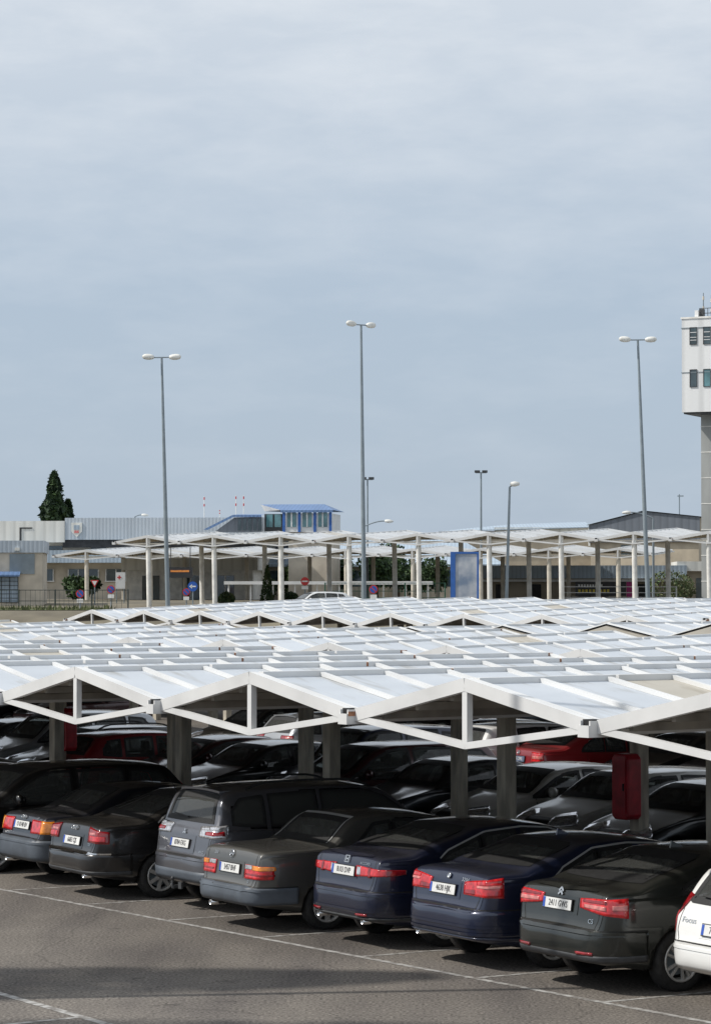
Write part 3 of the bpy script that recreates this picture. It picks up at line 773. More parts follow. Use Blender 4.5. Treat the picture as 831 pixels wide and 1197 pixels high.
def mk_hatch(L, Wd, Ht, wr=.31, ax=.75, wb=2.6, base=.95, top_r=.55, wst=2.6, wsb=3.3, hood=1.0, bump=.62, belt=.95, ra=None, pillars=None, extra=None):
    sp = hatch(L, Wd, Ht, base, top_r, wst, wsb, hood, bump, belt)
    ra = ra or top_r+.05; rb = wsb-.10
    sp.update(wr=wr, axle_r=ax, axle_f=ax+wb, dash=wsb-.25, rw_base=.3, mirror=wsb-.42)
    sp['dlo_lo'] = [(ra, belt+.09), (ra+.3, belt+.06), (wsb, belt+.005)]
    sp['dlo_up'] = [(ra, Ht-.30), (ra+.14, Ht-.15), (ra+.6, Ht-.105), (1.6, Ht-.085), (wst-.2, Ht-.10), (wst+.08, Ht-.19), (rb, belt+.03)]
    p = pillars or [ra+.55, ra+1.35]
    sp['lights'] = [(ra, p[0]-.06), (p[0]+.03, p[1]-.04), (p[1]+.05, rb)]
    sp['doors'] = [p[0]+.05, p[1], min(wsb+.02, ax+wb-.38)]; sp['door_top'] = belt+.02
    sp['rw'] = (base+.10, Ht-.125, Wd*.365, Wd*.315, .012); sp['fw'] = (hood+.06, Ht-.08, Wd*.40, Wd*.33, .012)
    sp['seats'] = [(2.45, .36), (2.45, -.36), (1.55, .36), (1.55, -.36)]; sp['head_z'] = min(Ht-.32, 1.3)
    sp['bumper_z'] = (.38, bump-.015); sp['lid_y'] = Wd*.40; sp['lid_z'] = base+.02; sp['head'] = (hood-.28, .16)
    sp.update(extra or {}); return sp

SP = dict(
 audi80=mk_sedan(4.48, 1.70, 1.40, wr=.30, ax=.98, wb=2.61, deck=1.00, rwb=.78, rwt=1.45, wst=2.70, wsb=3.38, hood=.95, bump=.66, belt=.90, roofpk=2.1),
 a6=mk_sedan(4.80, 1.81, 1.45, wr=.315, ax=1.06, wb=2.76, deck=1.03, rwb=.80, rwt=1.75, wst=2.85, wsb=3.55, hood=.98, bump=.66, belt=.95, roofpk=2.3, dlo_r=1.05),
 merc=mk_sedan(4.74, 1.74, 1.43, wr=.31, ax=1.06, wb=2.80, deck=1.015, rwb=1.08, rwt=1.58, wst=2.85, wsb=3.50, hood=.97, bump=.575, belt=.93, roofpk=2.2, dlo_r=1.46, extra=dict(tumble=.24, rw=(1.095, 1.368, .66, .57, .012))),
 accord=mk_sedan(4.66, 1.76, 1.445, wr=.315, ax=1.02, wb=2.67, deck=1.10, rwb=.62, rwt=1.50, wst=2.75, wsb=3.50, hood=1.0, bump=.70, belt=.97, roofpk=2.2, dlo_r=.98),
 e90=mk_sedan(4.52, 1.82, 1.42, wr=.32, ax=.99, wb=2.76, deck=1.085, rwb=.68, rwt=1.45, wst=2.72, wsb=3.38, hood=.99, bump=.70, belt=.95, roofpk=2.1, dlo_r=1.06),
 c5=mk_sedan(4.78, 1.86, 1.455, wr=.335, ax=1.05, wb=2.81, deck=1.09, rwb=.58, rwt=1.55, wst=2.90, wsb=3.68, hood=1.02, bump=.69, belt=.98, roofpk=2.35, dlo_r=1.08),
 sedan=mk_sedan(4.50, 1.77, 1.44, wr=.31, ax=1.0, wb=2.64, deck=1.05, rwb=.72, rwt=1.45, wst=2.72, wsb=3.42, hood=.99, bump=.67, belt=.94, roofpk=2.1),
 outlander=mk_hatch(4.64, 1.80, 1.66, wr=.35, ax=.90, wb=2.67, base=1.10, top_r=.42, wst=2.75, wsb=3.45, hood=1.12, bump=.74, belt=1.08, ra=.42),
 focus=mk_hatch(4.45, 1.70, 1.47, wr=.305, ax=.92, wb=2.61, base=.96, top_r=.50, wst=2.55, wsb=3.25, hood=1.0, bump=.66, belt=.95),
 mpv=mk_hatch(4.60, 1.82, 1.60, wr=.32, ax=.90, wb=2.73, base=1.0, top_r=.62, wst=2.85, wsb=3.68, hood=1.06, bump=.66, belt=1.0, ra=.62, pillars=[1.35, 2.25]),
 hatch=mk_hatch(4.15, 1.73, 1.47, wr=.305, ax=.74, wb=2.52, base=.96, top_r=.55, wst=2.45, wsb=3.10, hood=1.0, bump=.64, belt=.95, pillars=[1.05, 1.75]),
 van=mk_hatch(4.14, 1.68, 1.78, wr=.30, ax=.78, wb=2.6, base=1.0, top_r=.30, wst=2.45, wsb=3.05, hood=1.08, bump=.62, belt=1.05, ra=.34),
 suv=mk_hatch(4.45, 1.80, 1.68, wr=.345, ax=.85, wb=2.62, base=1.05, top_r=.48, wst=2.65, wsb=3.35, hood=1.10, bump=.72, belt=1.06),
)
P_ = dict(
 navy=paint('navy blue car paint', (.008, .012, .034)), black=paint('black car paint', (.006, .006, .007), .2), ink=paint('blue black car paint', (.008, .010, .018)),
 taupe=paint('taupe metallic car paint', (.092, .090, .083), .55, .45), green=paint('dark grey green car paint', (.022, .025, .022), .5), blue=paint('deep blue car paint', (.009, .015, .042), .35),
 silver=paint('silver blue car paint', (.125, .127, .142), .7, .36), white=paint('white car paint', (.72, .72, .70), 0, .4, .03), red=paint('bright red car paint', (.22, .010, .014), .15), maroon=paint('maroon car paint', (.050, .008, .010), .3),
 sand=paint('pale silver car paint', (.50, .485, .45), .05, .4, .03), grey=paint('mid grey car paint', (.07, .072, .078), .5), lsilver=paint('light silver car paint', (.36, .37, .38), .6, .4))
GR = 'cars parked nose in along the near painted line'
def slot(n, L, tail, du): return LINE0+U*(BAY*(n+.5)+du)+VC*(tail+L/2*CS)
def front_car(key, n, paint_, name, label, opt, tail=.72, du=0, cat='car', yaw=0, flip=False):
    sp = SP[key]; p = slot(n, sp['L'], tail, du)
    return make_car(key, sp, P_[paint_], name, label, p, CYAW+yaw+(math.pi if flip else 0), opt, cat, GR)
front_car('audi80', -1, 'ink', 'saloon_car', 'dark navy boxy saloon with wide red and amber tail lights and a grey bumper', dict(
    lamps=[('red_lens', .40, .86, .73, .93, .74, .92), ('amber_lens', .70, .92, .735, .925, .745, .915)], bumper=M['plastic2'], bumper_off=.03, bumper_creases=[.60],
    plate=('O 8148 BV', 0, .835), recess=(.72, .20), badges=[('2.0', -.47, .955, .05)], emblem=('rings', 0, .95, .055), rub_strip=.55, exhausts=[(.42, .31)], rim='five', spokes=6, head=True), tail=0.78)
front_car('a6', 0, 'black', 'saloon_car', 'black saloon with curved roof, red tail lights and a chrome strip along its bumper', dict(
    lamps=[('dred_lens', .56, .93, .79, 1.0, .78, .94), ('red_lens', .60, .88, .81, .88, .81, .88), ('pink_lens', .59, .74, .895, .925, .90, .93)], bumper_chrome=.645, bumper_low=(.35, .40, M['plastic']), dlo_chrome=True,
    plate=('6683 CJS', .0, .785), recess=(.66, .20), badges=[('TDI', -.54, .76, .05)], emblem=('rings', 0, .965, .06), exhausts=[(-.50, .33)], rim='five', spokes=7, antenna=1.75), tail=0.38)
front_car('outlander', 1, 'silver', 'suv', 'grey sport utility car with clear tail lights, rear wiper and dark windows', dict(
    privacy=True, wagon=True, lamps=[('clear_lens', .50, .98, 1.0, 1.13, .99, 1.17), ('dred_lens', .66, .94, 1.03, 1.07, 1.03, 1.08), ('clear_lens', .72, .96, 1.10, 1.14, 1.10, 1.15)], bumper_low=(.40, .54, M['plastic2']), bumper_creases=[.70],
    plate=('8784 FXG', .06, .885), recess=(.80, .24), badges=[('4WD', -.56, .80, .05)], emblem=('diamonds', 0, 1.04, .05), tow=True, rails=(.75, 2.7), rail_mat=M['black'], wiper=True, spoiler=(.52, .55, .16), antenna=2.3, rim='five', spokes=9, brake_light=False), tail=0.90, cat='suv')
front_car('merc', 2, 'taupe', 'saloon_car', 'taupe grey older saloon with square boot, slate bumper and red and amber lights', dict(
    lamps=[('red_lens', .46, .93, .66, .84, .67, .83), ('amber_lens', .64, .95, .775, .835, .78, .825), ('clear_lens', .47, .63, .78, .835, .785, .835), ('dred_lens', .5, .94, .71, .735, .71, .735)], bumper=M['plastic2'], bumper_off=.032, bumper_creases=[.53],
    plate=('3457 BHF', .0, .765), recess=(.70, .20), badges=[('250', .42, .93, .055), ('D', -.50, .625, .045)], emblem=('star', 0, .945, .048), rub_strip=.52, exhausts=[(.40, .29)], rim='cover', spokes=8, grey_seats=True, rear_trim=True), tail=0.20)
front_car('accord', 3, 'navy', 'saloon_car', 'navy blue saloon with long red tail lights reaching round the corner', dict(
    lamps=[('red_lens', .30, 1.08, .845, .98, .90, .95), ('clear_lens', .33, .42, .865, .965, .865, .965), ('dred_lens', .60, .64, .85, .975, .85, .975), ('dred_lens', .84, 1.08, .875, .96, .90, .95)], bumper_creases=[.655, .46], bumper_low=(.35, .38, M['plastic']), dlo_chrome=True,
    reflectors=[(.52, .40, .20, .028)], plate=('8103 DVP', .04, .90), recess=(.62, .17), badges=[('ACCORD', -.42, 1.01, .045)], emblem=('h', 0, 1.035, .05), exhausts=[(.52, .33), (-.52, .33)], rim='five', spokes=7, lip=.5), tail=0.48)
front_car('e90', 4, 'blue', 'saloon_car', 'deep blue saloon with chrome window trim and bright red two step tail lights', dict(
    lamps=[('red_lens', .42, .97, .84, .98, .83, 1.05), ('dred_lens', .44, .64, .855, .90, .855, .91), ('pink_lens', .66, .95, .93, .955, .94, .97), ('red_lens', .66, .96, .965, 1.0, .97, 1.035)], bumper_creases=[.50, .42], bumper_low=(.35, .38, P_['blue']), dlo_chrome=True,
    plate=('4638 HJK', .08, .87), recess=(.70, .19), badges=[('320d', -.34, 1.0, .06)], emblem=('round', 0, 1.02, .03), exhausts=[(.52, .34)], fin=1.75, rim='five', spokes=5, brake_light=True), tail=0.37)
front_car('c5', 5, 'green', 'saloon_car', 'dark grey green saloon with large red tail lights, beside the white estate car', dict(
    lamps=[('red_lens', .42, 1.02, .90, 1.0, .82, 1.03), ('pink_lens', .50, .80, .91, .945, .90, .945), ('pink_lens', .86, 1.01, .905, .955, .90, .96), ('dred_lens', .48, .80, .965, .99, .965, 1.0)], bumper_creases=[.655], bumper_low=(.35, .42, M['plastic']), dlo_chrome=False,
    reflectors=[(.55, .425, .24, .03)], plate=('2411 GWS', .06, .905), recess=(.72, .19), badges=[('C5', -.56, .77, .07)], emblem=('chev', .04, 1.035, .05), rim='twin', spokes=5, fin=1.7, lip=.55), tail=0.25)
front_car('focus', 6, 'white', 'estate_car', 'white estate car in the near row, cut by the right edge of the photo', dict(
    wagon=True, lamps=[('dred_lens', .77, .85, .74, 1.12, .74, 1.14), ('red_lens', .78, .84, .84, .95, .84, .95)], bumper_creases=[.60], plate=('7612 FVT', .0, .80), recess=(.64, .18), badges=[('Focus', .52, .87, .085)], rails=(.7, 2.4), wiper=True, rim='five', spokes=5), tail=0.57)
# nose out in the same row
front_car('mpv', -2, 'black', 'people_carrier', 'black people carrier parked nose out, with sloping windscreen, behind the boxy navy saloon', dict(wagon=True, privacy=False, lamps=[('red_lens', .60, .92, .85, 1.35, .85, 1.35)], rim='five'), tail=.15, cat='people carrier', flip=True)
front_car('hatch', -3, 'grey', 'hatchback_car', 'grey hatchback roof at the left edge of the photo beyond the black people carrier', dict(wagon=True, lamps=[('red_lens', .62, .9, .78, .95, .78, .95)]), tail=.75)
front_car('sedan', -4, 'lsilver', 'saloon_car', 'light silver saloon just showing at the left edge beyond the grey hatchback', dict(lamps=[('red_lens', .5, .92, .78, .95, .78, .95)]), tail=.8, flip=True)
# second and third rows
PLAIN = dict(detail=1, rim='five')
def back_car(key, paint_, name, label, u, v, out, opt=None, cat='car', group='cars parked in the second covered row', yaw=0):
    o = dict(PLAIN); o.update(wagon=key not in ('sedan', 'accord', 'e90', 'a6', 'c5', 'merc', 'audi80'))
    o.setdefault('lamps', [('red_lens', .50, .92, .80, .95, .79, .96), ('dred_lens', .55, .88, .84, .87, .84, .87)]); o.update(opt or {})
    return make_car(key, SP[key], P_[paint_], name, label, uv(u, v), CYAW+yaw+(math.pi if out else 0), o, cat, group)
back_car('sedan', 'sand', 'saloon_car', 'pale silver saloon facing out, just left of the tall red extinguisher box', -2.75, 11.75, True)
back_car('hatch', 'sand', 'hatchback_car', 'pale grey hatchback facing out, partly behind the tall red extinguisher box', -0.30, 11.55, True)
back_car('e90', 'black', 'saloon_car', 'black saloon bonnet and windscreen at the right edge, in front of the pale grey hatchback', 2.10, 11.35, True)
back_car('hatch', 'black', 'hatchback_car', 'black hatchback facing out beyond the right edge of the second row', 4.60, 11.75, True)
back_car('a6', 'ink', 'saloon_car', 'blue black saloon facing out just left of the pale silver saloon', -5.25, 11.45, True)
back_car('mpv', 'maroon', 'hatchback_car', 'very dark maroon car with a bright roof edge right of the middle columns', -7.75, 11.45, True)
back_car('van', 'navy', 'small_van', 'tall navy blue van with side glass behind the middle columns', -10.05, 12.65, True, cat='van')
back_car('sedan', 'black', 'saloon_car', 'black saloon with a sunlit roof line left of the tall navy van', -12.30, 11.75, True)
back_car('accord', 'maroon', 'saloon_car', 'dark maroon saloon beside the left single column', -14.60, 11.85, True)
back_car('hatch', 'red', 'hatchback_car', 'red hatchback roof between the left columns', -17.00, 11.55, False)
back_car('focus', 'black', 'estate_car', 'black estate car with roof rails behind the left columns', -19.50, 11.55, True, dict(rails=(.8, 2.5), rail_mat=M['black']))
back_car('suv', 'lsilver', 'suv', 'silver roofed car behind the black estate car on the left', -22.00, 12.05, True, cat='suv')
back_car('sedan', 'black', 'saloon_car', 'black saloon beyond the silver roofed car, left edge of the second row', -24.40, 11.95, True)
G3 = 'cars parked in the third row across the aisle'
back_car('sedan', 'red', 'saloon_car', 'bright red saloon seen from behind across the aisle', -12.7, 21.3, False, dict(plate=('6745 CWL', 0, .84), plate_mat=M['plate_dark'], lamps=[('red_lens', .56, .86, .80, 1.0, .80, .98), ('pink_lens', .58, .84, .86, .92, .86, .92)], emblem=('star', 0, .97, .04)), group=G3)
back_car('e90', 'black', 'saloon_car', 'black saloon facing out with clear headlights right of the bright red saloon', -10.1, 22.0, True, group=G3)
back_car('sedan', 'ink', 'saloon_car', 'blue black saloon facing out, headlight beside the tall red extinguisher box', -7.7, 21.9, True, group=G3)
back_car('mpv', 'black', 'people_carrier', 'black people carrier facing out near the right edge, third row', -5.2, 21.9, True, group=G3, cat='people carrier')
back_car('focus', 'white', 'estate_car', 'white estate car with red corner light left of the bright red saloon', -15.1, 21.4, False, dict(lamps=[('red_lens', .66, .86, .80, 1.05, .80, 1.05)]), group=G3)
back_car('sedan', 'blue', 'saloon_car', 'deep blue saloon facing out left of the white estate car', -17.3, 21.8, True, group=G3)
back_car('sedan', 'black', 'saloon_car', 'black saloon in shade behind the tall navy van', -19.7, 21.6, True, group=G3)
back_car('hatch', 'lsilver', 'hatchback_car', 'light silver hatchback seen from behind under the second gable', -22.3, 20.6, False, dict(plate=('5120 DRS', 0, .80), lamps=[('dred_lens', .50, .90, .82, .98, .82, .98), ('pink_lens', .7, .88, .91, .96, .91, .96)], spoiler=(.62, .52, .14)), group=G3)
back_car('hatch', 'blue', 'hatchback_car', 'dark blue hatchback with bright headlights left of the light silver hatchback', -24.8, 21.9, True, group=G3)
back_car('sedan', 'black', 'saloon_car', 'black saloon facing out with sunlit bonnet, left of the dark blue hatchback', -27.3, 21.7, True, group=G3)
back_car('hatch', 'maroon', 'hatchback_car', 'maroon car with silver wheel beyond the sunlit aisle', -44.3, 25.2, True, group=G3)
back_car('sedan', 'black', 'saloon_car', 'black saloon at the far left of the third row beside the maroon car', -47.2, 25.0, False, group=G3)
back_car('sedan', 'grey', 'saloon_car', 'grey saloon deep in the shade behind the bright red saloon', -16.0, 34.0, True, group='cars in the fourth row')
back_car('hatch', 'black', 'hatchback_car', 'black hatchback deep in the shade of the second canopy', -24.0, 34.0, True, group='cars in the fourth row')
back_car('mpv', 'ink', 'people_carrier', 'dark people carrier deep in the shade of the second canopy', -31.0, 34.0, True, group='cars in the fourth row', cat='people carrier')
# ------------------------------------------------------------------ ground
def ground_z(x, y):
    p = Vector((x, y, 0))-C0; v = p.dot(V)
    def ss(a, b, t): t = min(1, max(0, (t-a)/(b-a))); return t*t*(3-2*t)
    lot = .25*ss(38, 46, v)+.55*ss(58, 68, v)
    return max(lot, 3.75*ss(140, 152, y)) + .45*ss(160, 200, y) if y > 100 else lot
mb = MB(); xs = list(np.r_[np.linspace(-3000, -140, 8), np.linspace(-120, 120, 61), np.linspace(140, 3000, 8)])
ys = list(np.r_[[-400, -80], np.linspace(-20, 230, 84), [300, 500, 1000, 2500, 6000]])
for y in ys:
    for x in xs: mb.v.append((x, y, ground_z(x, y)))
nx = len(xs)
for j in range(len(ys)-1):
    for i in range(nx-1):
        mb.f.append((j*nx+i, j*nx+i+1, (j+1)*nx+i+1, (j+1)*nx+i)); mb.m.append(1 if ys[j] >= 136 else 0); mb.smooth.append(True)
g = mb.build('ground', [M['asphalt'], M['soil']]); tag(g, kind='structure')
def gline(mb, p, q, w, z=.004):
    d = (q-p).normalized(); n = Vector((-d.y, d.x, 0))*w/2
    mb.add([p-n+Vector((0, 0, z)), q-n+Vector((0, 0, z)), q+n+Vector((0, 0, z)), p+n+Vector((0, 0, z))], [(0, 1, 2, 3)])
mb = MB()
gline(mb, LINE0-U*30, LINE0+U*40, .10)
for n in range(-12, 15): gline(mb, LINE0+U*(BAY*n)+VC*.056, LINE0+U*(BAY*n)+VC*5.2, .08)
for n in range(-24, 10): gline(mb, uv(-1.24+BAY*n-1.225, 9.6), uv(-1.24+BAY*n-1.225, 14.8), .09)
for n in range(-24, 10): gline(mb, uv(-1.24+BAY*n-1.225, 20.8), uv(-1.24+BAY*n-1.225, 25.8), .09)
# the bays on the near side of the lane
a = at(0, 1161.5, 1); 
def ground_at(px, y):
    o = Vector((0, 0, H_EYE)); p = at(px, y, 1); d = p-o; return o+d*(-H_EYE/d.z)
q0 = ground_at(0, 1161.5); q1 = ground_at(96, 1189)
n0 = (q1-q0).normalized()
gline(mb, q0-n0*30, q1+n0*25, .12)
gline(mb, q1-V*.06, q1-V*5.2, .10)
for k in (-2, -1, 1, 2, 3): gline(mb, q1+n0*BAY*k-V*.06, q1+n0*BAY*k-V*5.2, .10)
ln = mb.build('parking_lines', [M['line']]); tag(ln, kind='structure')

# ------------------------------------------------------------------ canopies
HP, HN, HB = 3.678, 3.235, 2.90
def canopy(name, label, u0, nb, v0, D, dz=0, tilt=0.0, cols=(6.3, 9.4), back=True, group='white gabled car park canopies', seed=1, bh=.055, nobeige=False, origin=None, rz=None, w=W, foot=-.1, col_mat='concrete', top=0, colw=.22, rise=1.0, under='under', colpeak=False, endbeige=False, vt=0.0, ut=0.0, infill=False):
    rnd = random.Random(seed)
    if origin is None: origin = uv(u0, v0, dz); rz = math.atan2(U.y, U.x)
    root = empty(name, origin, rz, label, 'canopy', group); root.rotation_euler = (math.atan(vt), -math.atan(ut), rz)
    hp, hn, hb = top+HN+(HP-HN)*rise, top+HN, top+HN-(HN-HB)*rise
    T = lambda u: tilt*max(-9, min(16, u+u0))
    for k in range(nb):
        ua, um, ub = k*w, (k+.5)*w, (k+1)*w
        za, zm, zb = T(ua), T(um), T(ub)
        for (p, q, zp, zq, side) in ((ua, um, hn+za, hp+zm, 0), (um, ub, hp+zm, hn+zb, 1)):
            # sheet split in cells between the battens; a few cells are dull translucent panels
            mbs = MB(); nb_ = max(2, int(round(D/1.09))); ed = [D*i/nb_ for i in range(nb_+1)]
            for i in range(nb_):
                bei = (not nobeige) and (rnd.random() < (.05 if i > 1 else 0) or (endbeige and i >= nb_-2))
                if bei and i > 0 and rnd.random() < .5: pass
                mi = 1 if bei else 0; jit = rnd.uniform(-.006, .006)
                y0, y1 = ed[i], ed[i+1]
                mbs.add([(p, y0, zp+jit), (q, y0, zq+jit), (q, y1, zq+jit), (p, y1, zp+jit)], [(0, 1, 2, 3)], mi)
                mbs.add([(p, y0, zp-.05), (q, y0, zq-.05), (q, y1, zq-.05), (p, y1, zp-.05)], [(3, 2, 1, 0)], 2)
            for i in range(nb_+1):
                y = min(max(ed[i], .07), D-.07)
                mbs.bar((p, y, zp+bh*.5), (q, y, zq+bh*.5), .075, bh, 3)
            for t in (.2, .5, .8):
                mbs.bar((p+(q-p)*t, .1, zp+(zq-zp)*t-.10), (p+(q-p)*t, D-.1, zp+(zq-zp)*t-.10), .07, .10, 2)
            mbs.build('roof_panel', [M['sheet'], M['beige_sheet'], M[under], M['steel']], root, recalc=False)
        # ridge capping in lengths, with rusty joints
        rb = MB(); y = .12
        while y < D-.1:
            l = min(rnd.uniform(2.0, 4.2), D-.1-y)
            rb.bbox((um-.06, y, hp+zm-.02), (um+.06, y+l-.05, hp+zm+bh+.01), 0)
            if rnd.random() < .55: rb.bbox((um-.05, y+l-.05, hp+zm-.02), (um+.05, y+l+rnd.uniform(.02, .14), hp+zm+bh), 1)
            y += l
        rb.build('ridge_beam', [M['steel'], M['rust']], root)
        if infill:                             # closed gable end of dull sheet with a grey foot beam
            ip = MB(); ip.add([(ua, .0, hn+za-.06), (um, .0, hp+zm-.06), (ub, .0, hn+zb-.06), (ub, .0, hn-.24+zb), (ua, .0, hn-.24+za)], [(0, 4, 3, 2, 1)], 0)
            ip.bbox((ua+.02, -.05, hn-.32+za), (ub-.02, .05, hn-.243+za), 1); ip.build('gable_panel', [M['beige_sheet'], M['grey_paint']], root)
            continue
        # gable frames front and back
        for yy, s in ((0, -1), (D, 1)) if back else ((0, -1),):
            fr = MB(); t = .10; y = yy+s*.03
            fr.bar((ua+.10, y, hn+za-.015), (um, y, hp+zm-.015), t, .165); fr.bar((um, y, hp+zm-.015), (ub-.10, y, hn+zb-.015), t, .165)
            fr.bar((ua+.08, y+s*.004, hn+za-.05), (um, y+s*.004, hb+zm), t*.8, .085); fr.bar((um, y+s*.004, hb+zm), (ub-.08, y+s*.004, hn+zb-.05), t*.8, .085)
            fr.bbox((um-.05, y-.045, hb+zm), (um+.05, y+.045, hp+zm-.02))
            fr.build('gable_frame', [M['steel']], root)
    for k in range(nb+1):                      # valley gutters with an open box at the front
        z = hn+T(k*w)
        gm = MB(); gm.bbox((k*w-.09, -.16, z-.12), (k*w+.09, D+.1, z-.055), 0); gm.bbox((k*w-.10, -.19, z-.14), (k*w-.075, .16, z+.055), 0); gm.bbox((k*w+.075, -.19, z-.14), (k*w+.10, .16, z+.055), 0)
        gm.bbox((k*w-.085, -.15, z-.05), (k*w+.085, .02, z+.07), 1)
        gm.bbox((k*w-.10, -.215, z-.14), (k*w+.10, -.19, z-.0), 0)
        if rnd.random() < .6: gm.bbox((k*w+.101, -.19, z-.03), (k*w+.108, -.04, z+.03), 2)
        gm.build('gutter', [M['steel'], M['black'], M['rust']], root)
        for c in cols:
            uk = (k+.5)*w if colpeak else k*w
            if colpeak and k == nb: continue
            ztop = hn+T(uk)-.12 if not colpeak else hp-.08
            cm = MB(); h2 = colw/2
            (cm.bbox((uk-h2, c-h2, foot), (uk+h2, c+h2, ztop)) if not colpeak else cm.tube((uk, c, foot), (uk, c, ztop), h2, n=16)); cm.bbox((uk-h2-.06, c-h2-.06, foot), (uk+h2+.06, c+h2+.06, foot+.14))
            cm.build('column', [M[col_mat]], root)
    bm_ = MB()
    for c in cols: bm_.bbox((0, c-.08, hn-.30), (nb*w, c+.08, hn-.14)) if not colpeak else bm_.bbox((0, c-.06, hn-.16), (nb*w, c+.06, hn-.06))
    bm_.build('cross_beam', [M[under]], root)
    return root
N1 = 24
canopy('parking_canopy', 'nearest white gabled car park canopy, with three open gables over the front row of cars', -.5*W-W*(N1-4), N1, 0, 13.4, dz=-.085, cols=(6.42, 9.22), tilt=.008, seed=3, back=False)
canopy('parking_canopy', 'second white gabled canopy, close behind the nearest one across a narrow aisle', -.5*W-W*20, 25, 18.4, 9.4, dz=-.20, vt=.026, bh=.035, seed=5, cols=(7.3,), back=False)
canopy('parking_canopy', 'third white gabled canopy with a dull beige rear strip, in the middle of the roofs', -.5*W-W*17, 22, 31.6, 6.8, infill=True, ut=.022, dz=-1.16, bh=.035, seed=6, cols=(.9,), back=False, endbeige=True)
canopy('parking_canopy', 'white canopy with a row of small black gable openings, far end of the car park', -78.4-.5*W, 10, 45.3, 15.5, dz=.20, vt=.042, bh=.03, seed=8, back=False)
canopy('parking_canopy', 'white canopy whose large end gable cuts in at the right edge of the photo', -28.7, 7, 39.5, 15.5, dz=.66, vt=.02, bh=.03, seed=9, back=False)
canopy('parking_canopy', 'farthest low white canopy roof at the right, in front of the tall column canopies', -71.7-.5*W, 11, 62.8, 14.5, dz=.64, vt=.01, bh=.03, seed=12, back=False)

# two tall canopies on the upper level, facing the other way
U2 = Vector((.961, -.276, 0)); RZ2 = math.atan2(U2.y, U2.x)
p = at(175, 624, 171.0); p2 = at(741.7, 624, 160.5)
U2 = (Vector((p2.x, p2.y, 0))-Vector((p.x, p.y, 0))); n2 = 7; w2 = U2.length/n2; U2.normalize(); RZ2 = math.atan2(U2.y, U2.x)
oB = Vector((p.x, p.y, 0))-U2*(w2*.5)
canopy('tall_canopy', 'front tall white canopy on cream columns, highest of the distant canopies', 0, 9, 0, 11.0, vt=.042, bh=.05, origin=oB, rz=RZ2, w=w2, top=8.34-HP, foot=3.5, cols=(.16, 8.6), col_mat='conc_white', colw=.31, colpeak=True, group='tall canopies on the upper level', seed=21, under='conc_beige', rise=.82)
p = at(102, 642, 197); p2 = at(641.5, 645, 189)
U3 = (Vector((p2.x, p2.y, 0))-Vector((p.x, p.y, 0))); w3 = U3.length/7; U3.normalize()
oA = Vector((p.x, p.y, 0))-U3*(w3*.5)
canopy('tall_canopy', 'rear tall white canopy on columns of shaded beige, lower and behind the front one', 0, 9, 0, 11.0, vt=.036, bh=.05, origin=oA, rz=math.atan2(U3.y, U3.x), w=w3, top=7.84-HP, foot=3.6, cols=(.2, 8.4), col_mat='conc_beige', colw=.31, colpeak=True, group='tall canopies on the upper level', seed=22, under='conc_beige', rise=.82)

# fire extinguisher boxes on the columns, small red notice
def ext_box(u, v, z, w_, h_, label, d=.26):
    mb = MB(); pr = [(-w_/2+.06, -h_/2), (w_/2-.06, -h_/2), (w_/2, -h_/2+.06), (w_/2, h_/2-.08), (w_/2-.08, h_/2), (-w_/2+.08, h_/2), (-w_/2, h_/2-.08), (-w_/2, -h_/2+.06)]
    o = empty('extinguisher_box', uv(u, v, z), math.atan2(U.y, U.x), label, 'extinguisher box', 'red extinguisher boxes on the canopy columns')
    mb.prism(pr, -d/2, d/2, 1); bd = mb.build('box', [M['red_paint']], o)
    md = bd.modifiers.new('b', 'BEVEL'); md.width = .03; md.segments = 3
    MB().box((0, -d/2-.012, .02), (w_-.10, .02, h_-.16)).build('door', [M['red_paint']], o)
    MB().box((w_/2-.09, -d/2-.03, 0), (.025, .02, .12)).build('handle', [M['black']], o)
cu = W*(-3.51+4)
ext_box(cu+.10, 9.22-.32, 1.60, .42, 1.08, 'tall red extinguisher box on the rightmost canopy column', .3)
ext_box(cu-4*W+.62, 9.4-.32, 1.75, .44, .95, 'red extinguisher box on the left twin columns, half hidden behind a black roof', .3)
o = empty('notice', uv(cu, 9.22-.125, 2.65), math.atan2(U.y, U.x), 'small red and white notice above the tall red extinguisher box', 'notice')
MB().box((0, 0, 0), (.22, .015, .30)).build('plate', [M['sign_red']], o)
for k in (.09, .0, -.08): MB().box((0, -.0105, k), (.15, .005, .03)).build('lettering', [M['sign_white']], o)

# ------------------------------------------------------------------ lamp posts
def double_lamp(px0, y0, px1, y1, Y, ang, label):
    a = at(px1, y1, Y); b = at(px0, y0, Y); d = (b-a); base = a-d*((a.z-0)/d.z); base.z = 0
    o = empty('lamp_post', base, 0, label, 'lamp post', 'tall double headed lamp posts in the car park')
    tip = b-base
    MB().tube((0, 0, 0), tip*.5, .14, .115, 14).tube(tip*.5, tip, .115, .06, 14).build('pole', [M['grey_paint']], o)
    ca, sa = math.cos(ang), math.sin(ang)
    MB().tube(tip+Vector((-ca*.5, -sa*.5, 0)), tip+Vector((ca*.5, sa*.5, 0.02)), .035, n=8).build('arm', [M['grey_paint']], o)
    for s in (-1, 1):
        mb = MB(); ax = Vector((s*ca, s*sa, .06))
        mb.lathe([(.0, -.05), (.10, 0), (.15, .14), (.165, .34), (.14, .52), (.07, .61), (0, .63)], tip+Vector((s*ca*.44, s*sa*.44, .02)), ax, 14)
        mb.build('lamp_head', [M['lamp_white']], o)
    MB().tube((0, 0, 0), (0, 0, .25), .22, .18, 12).build('base', [M['concrete']], o)
double_lamp(189.3, 418, 196, 690, 150, .05, 'tall double headed lamp post on the left, against the long flat building')
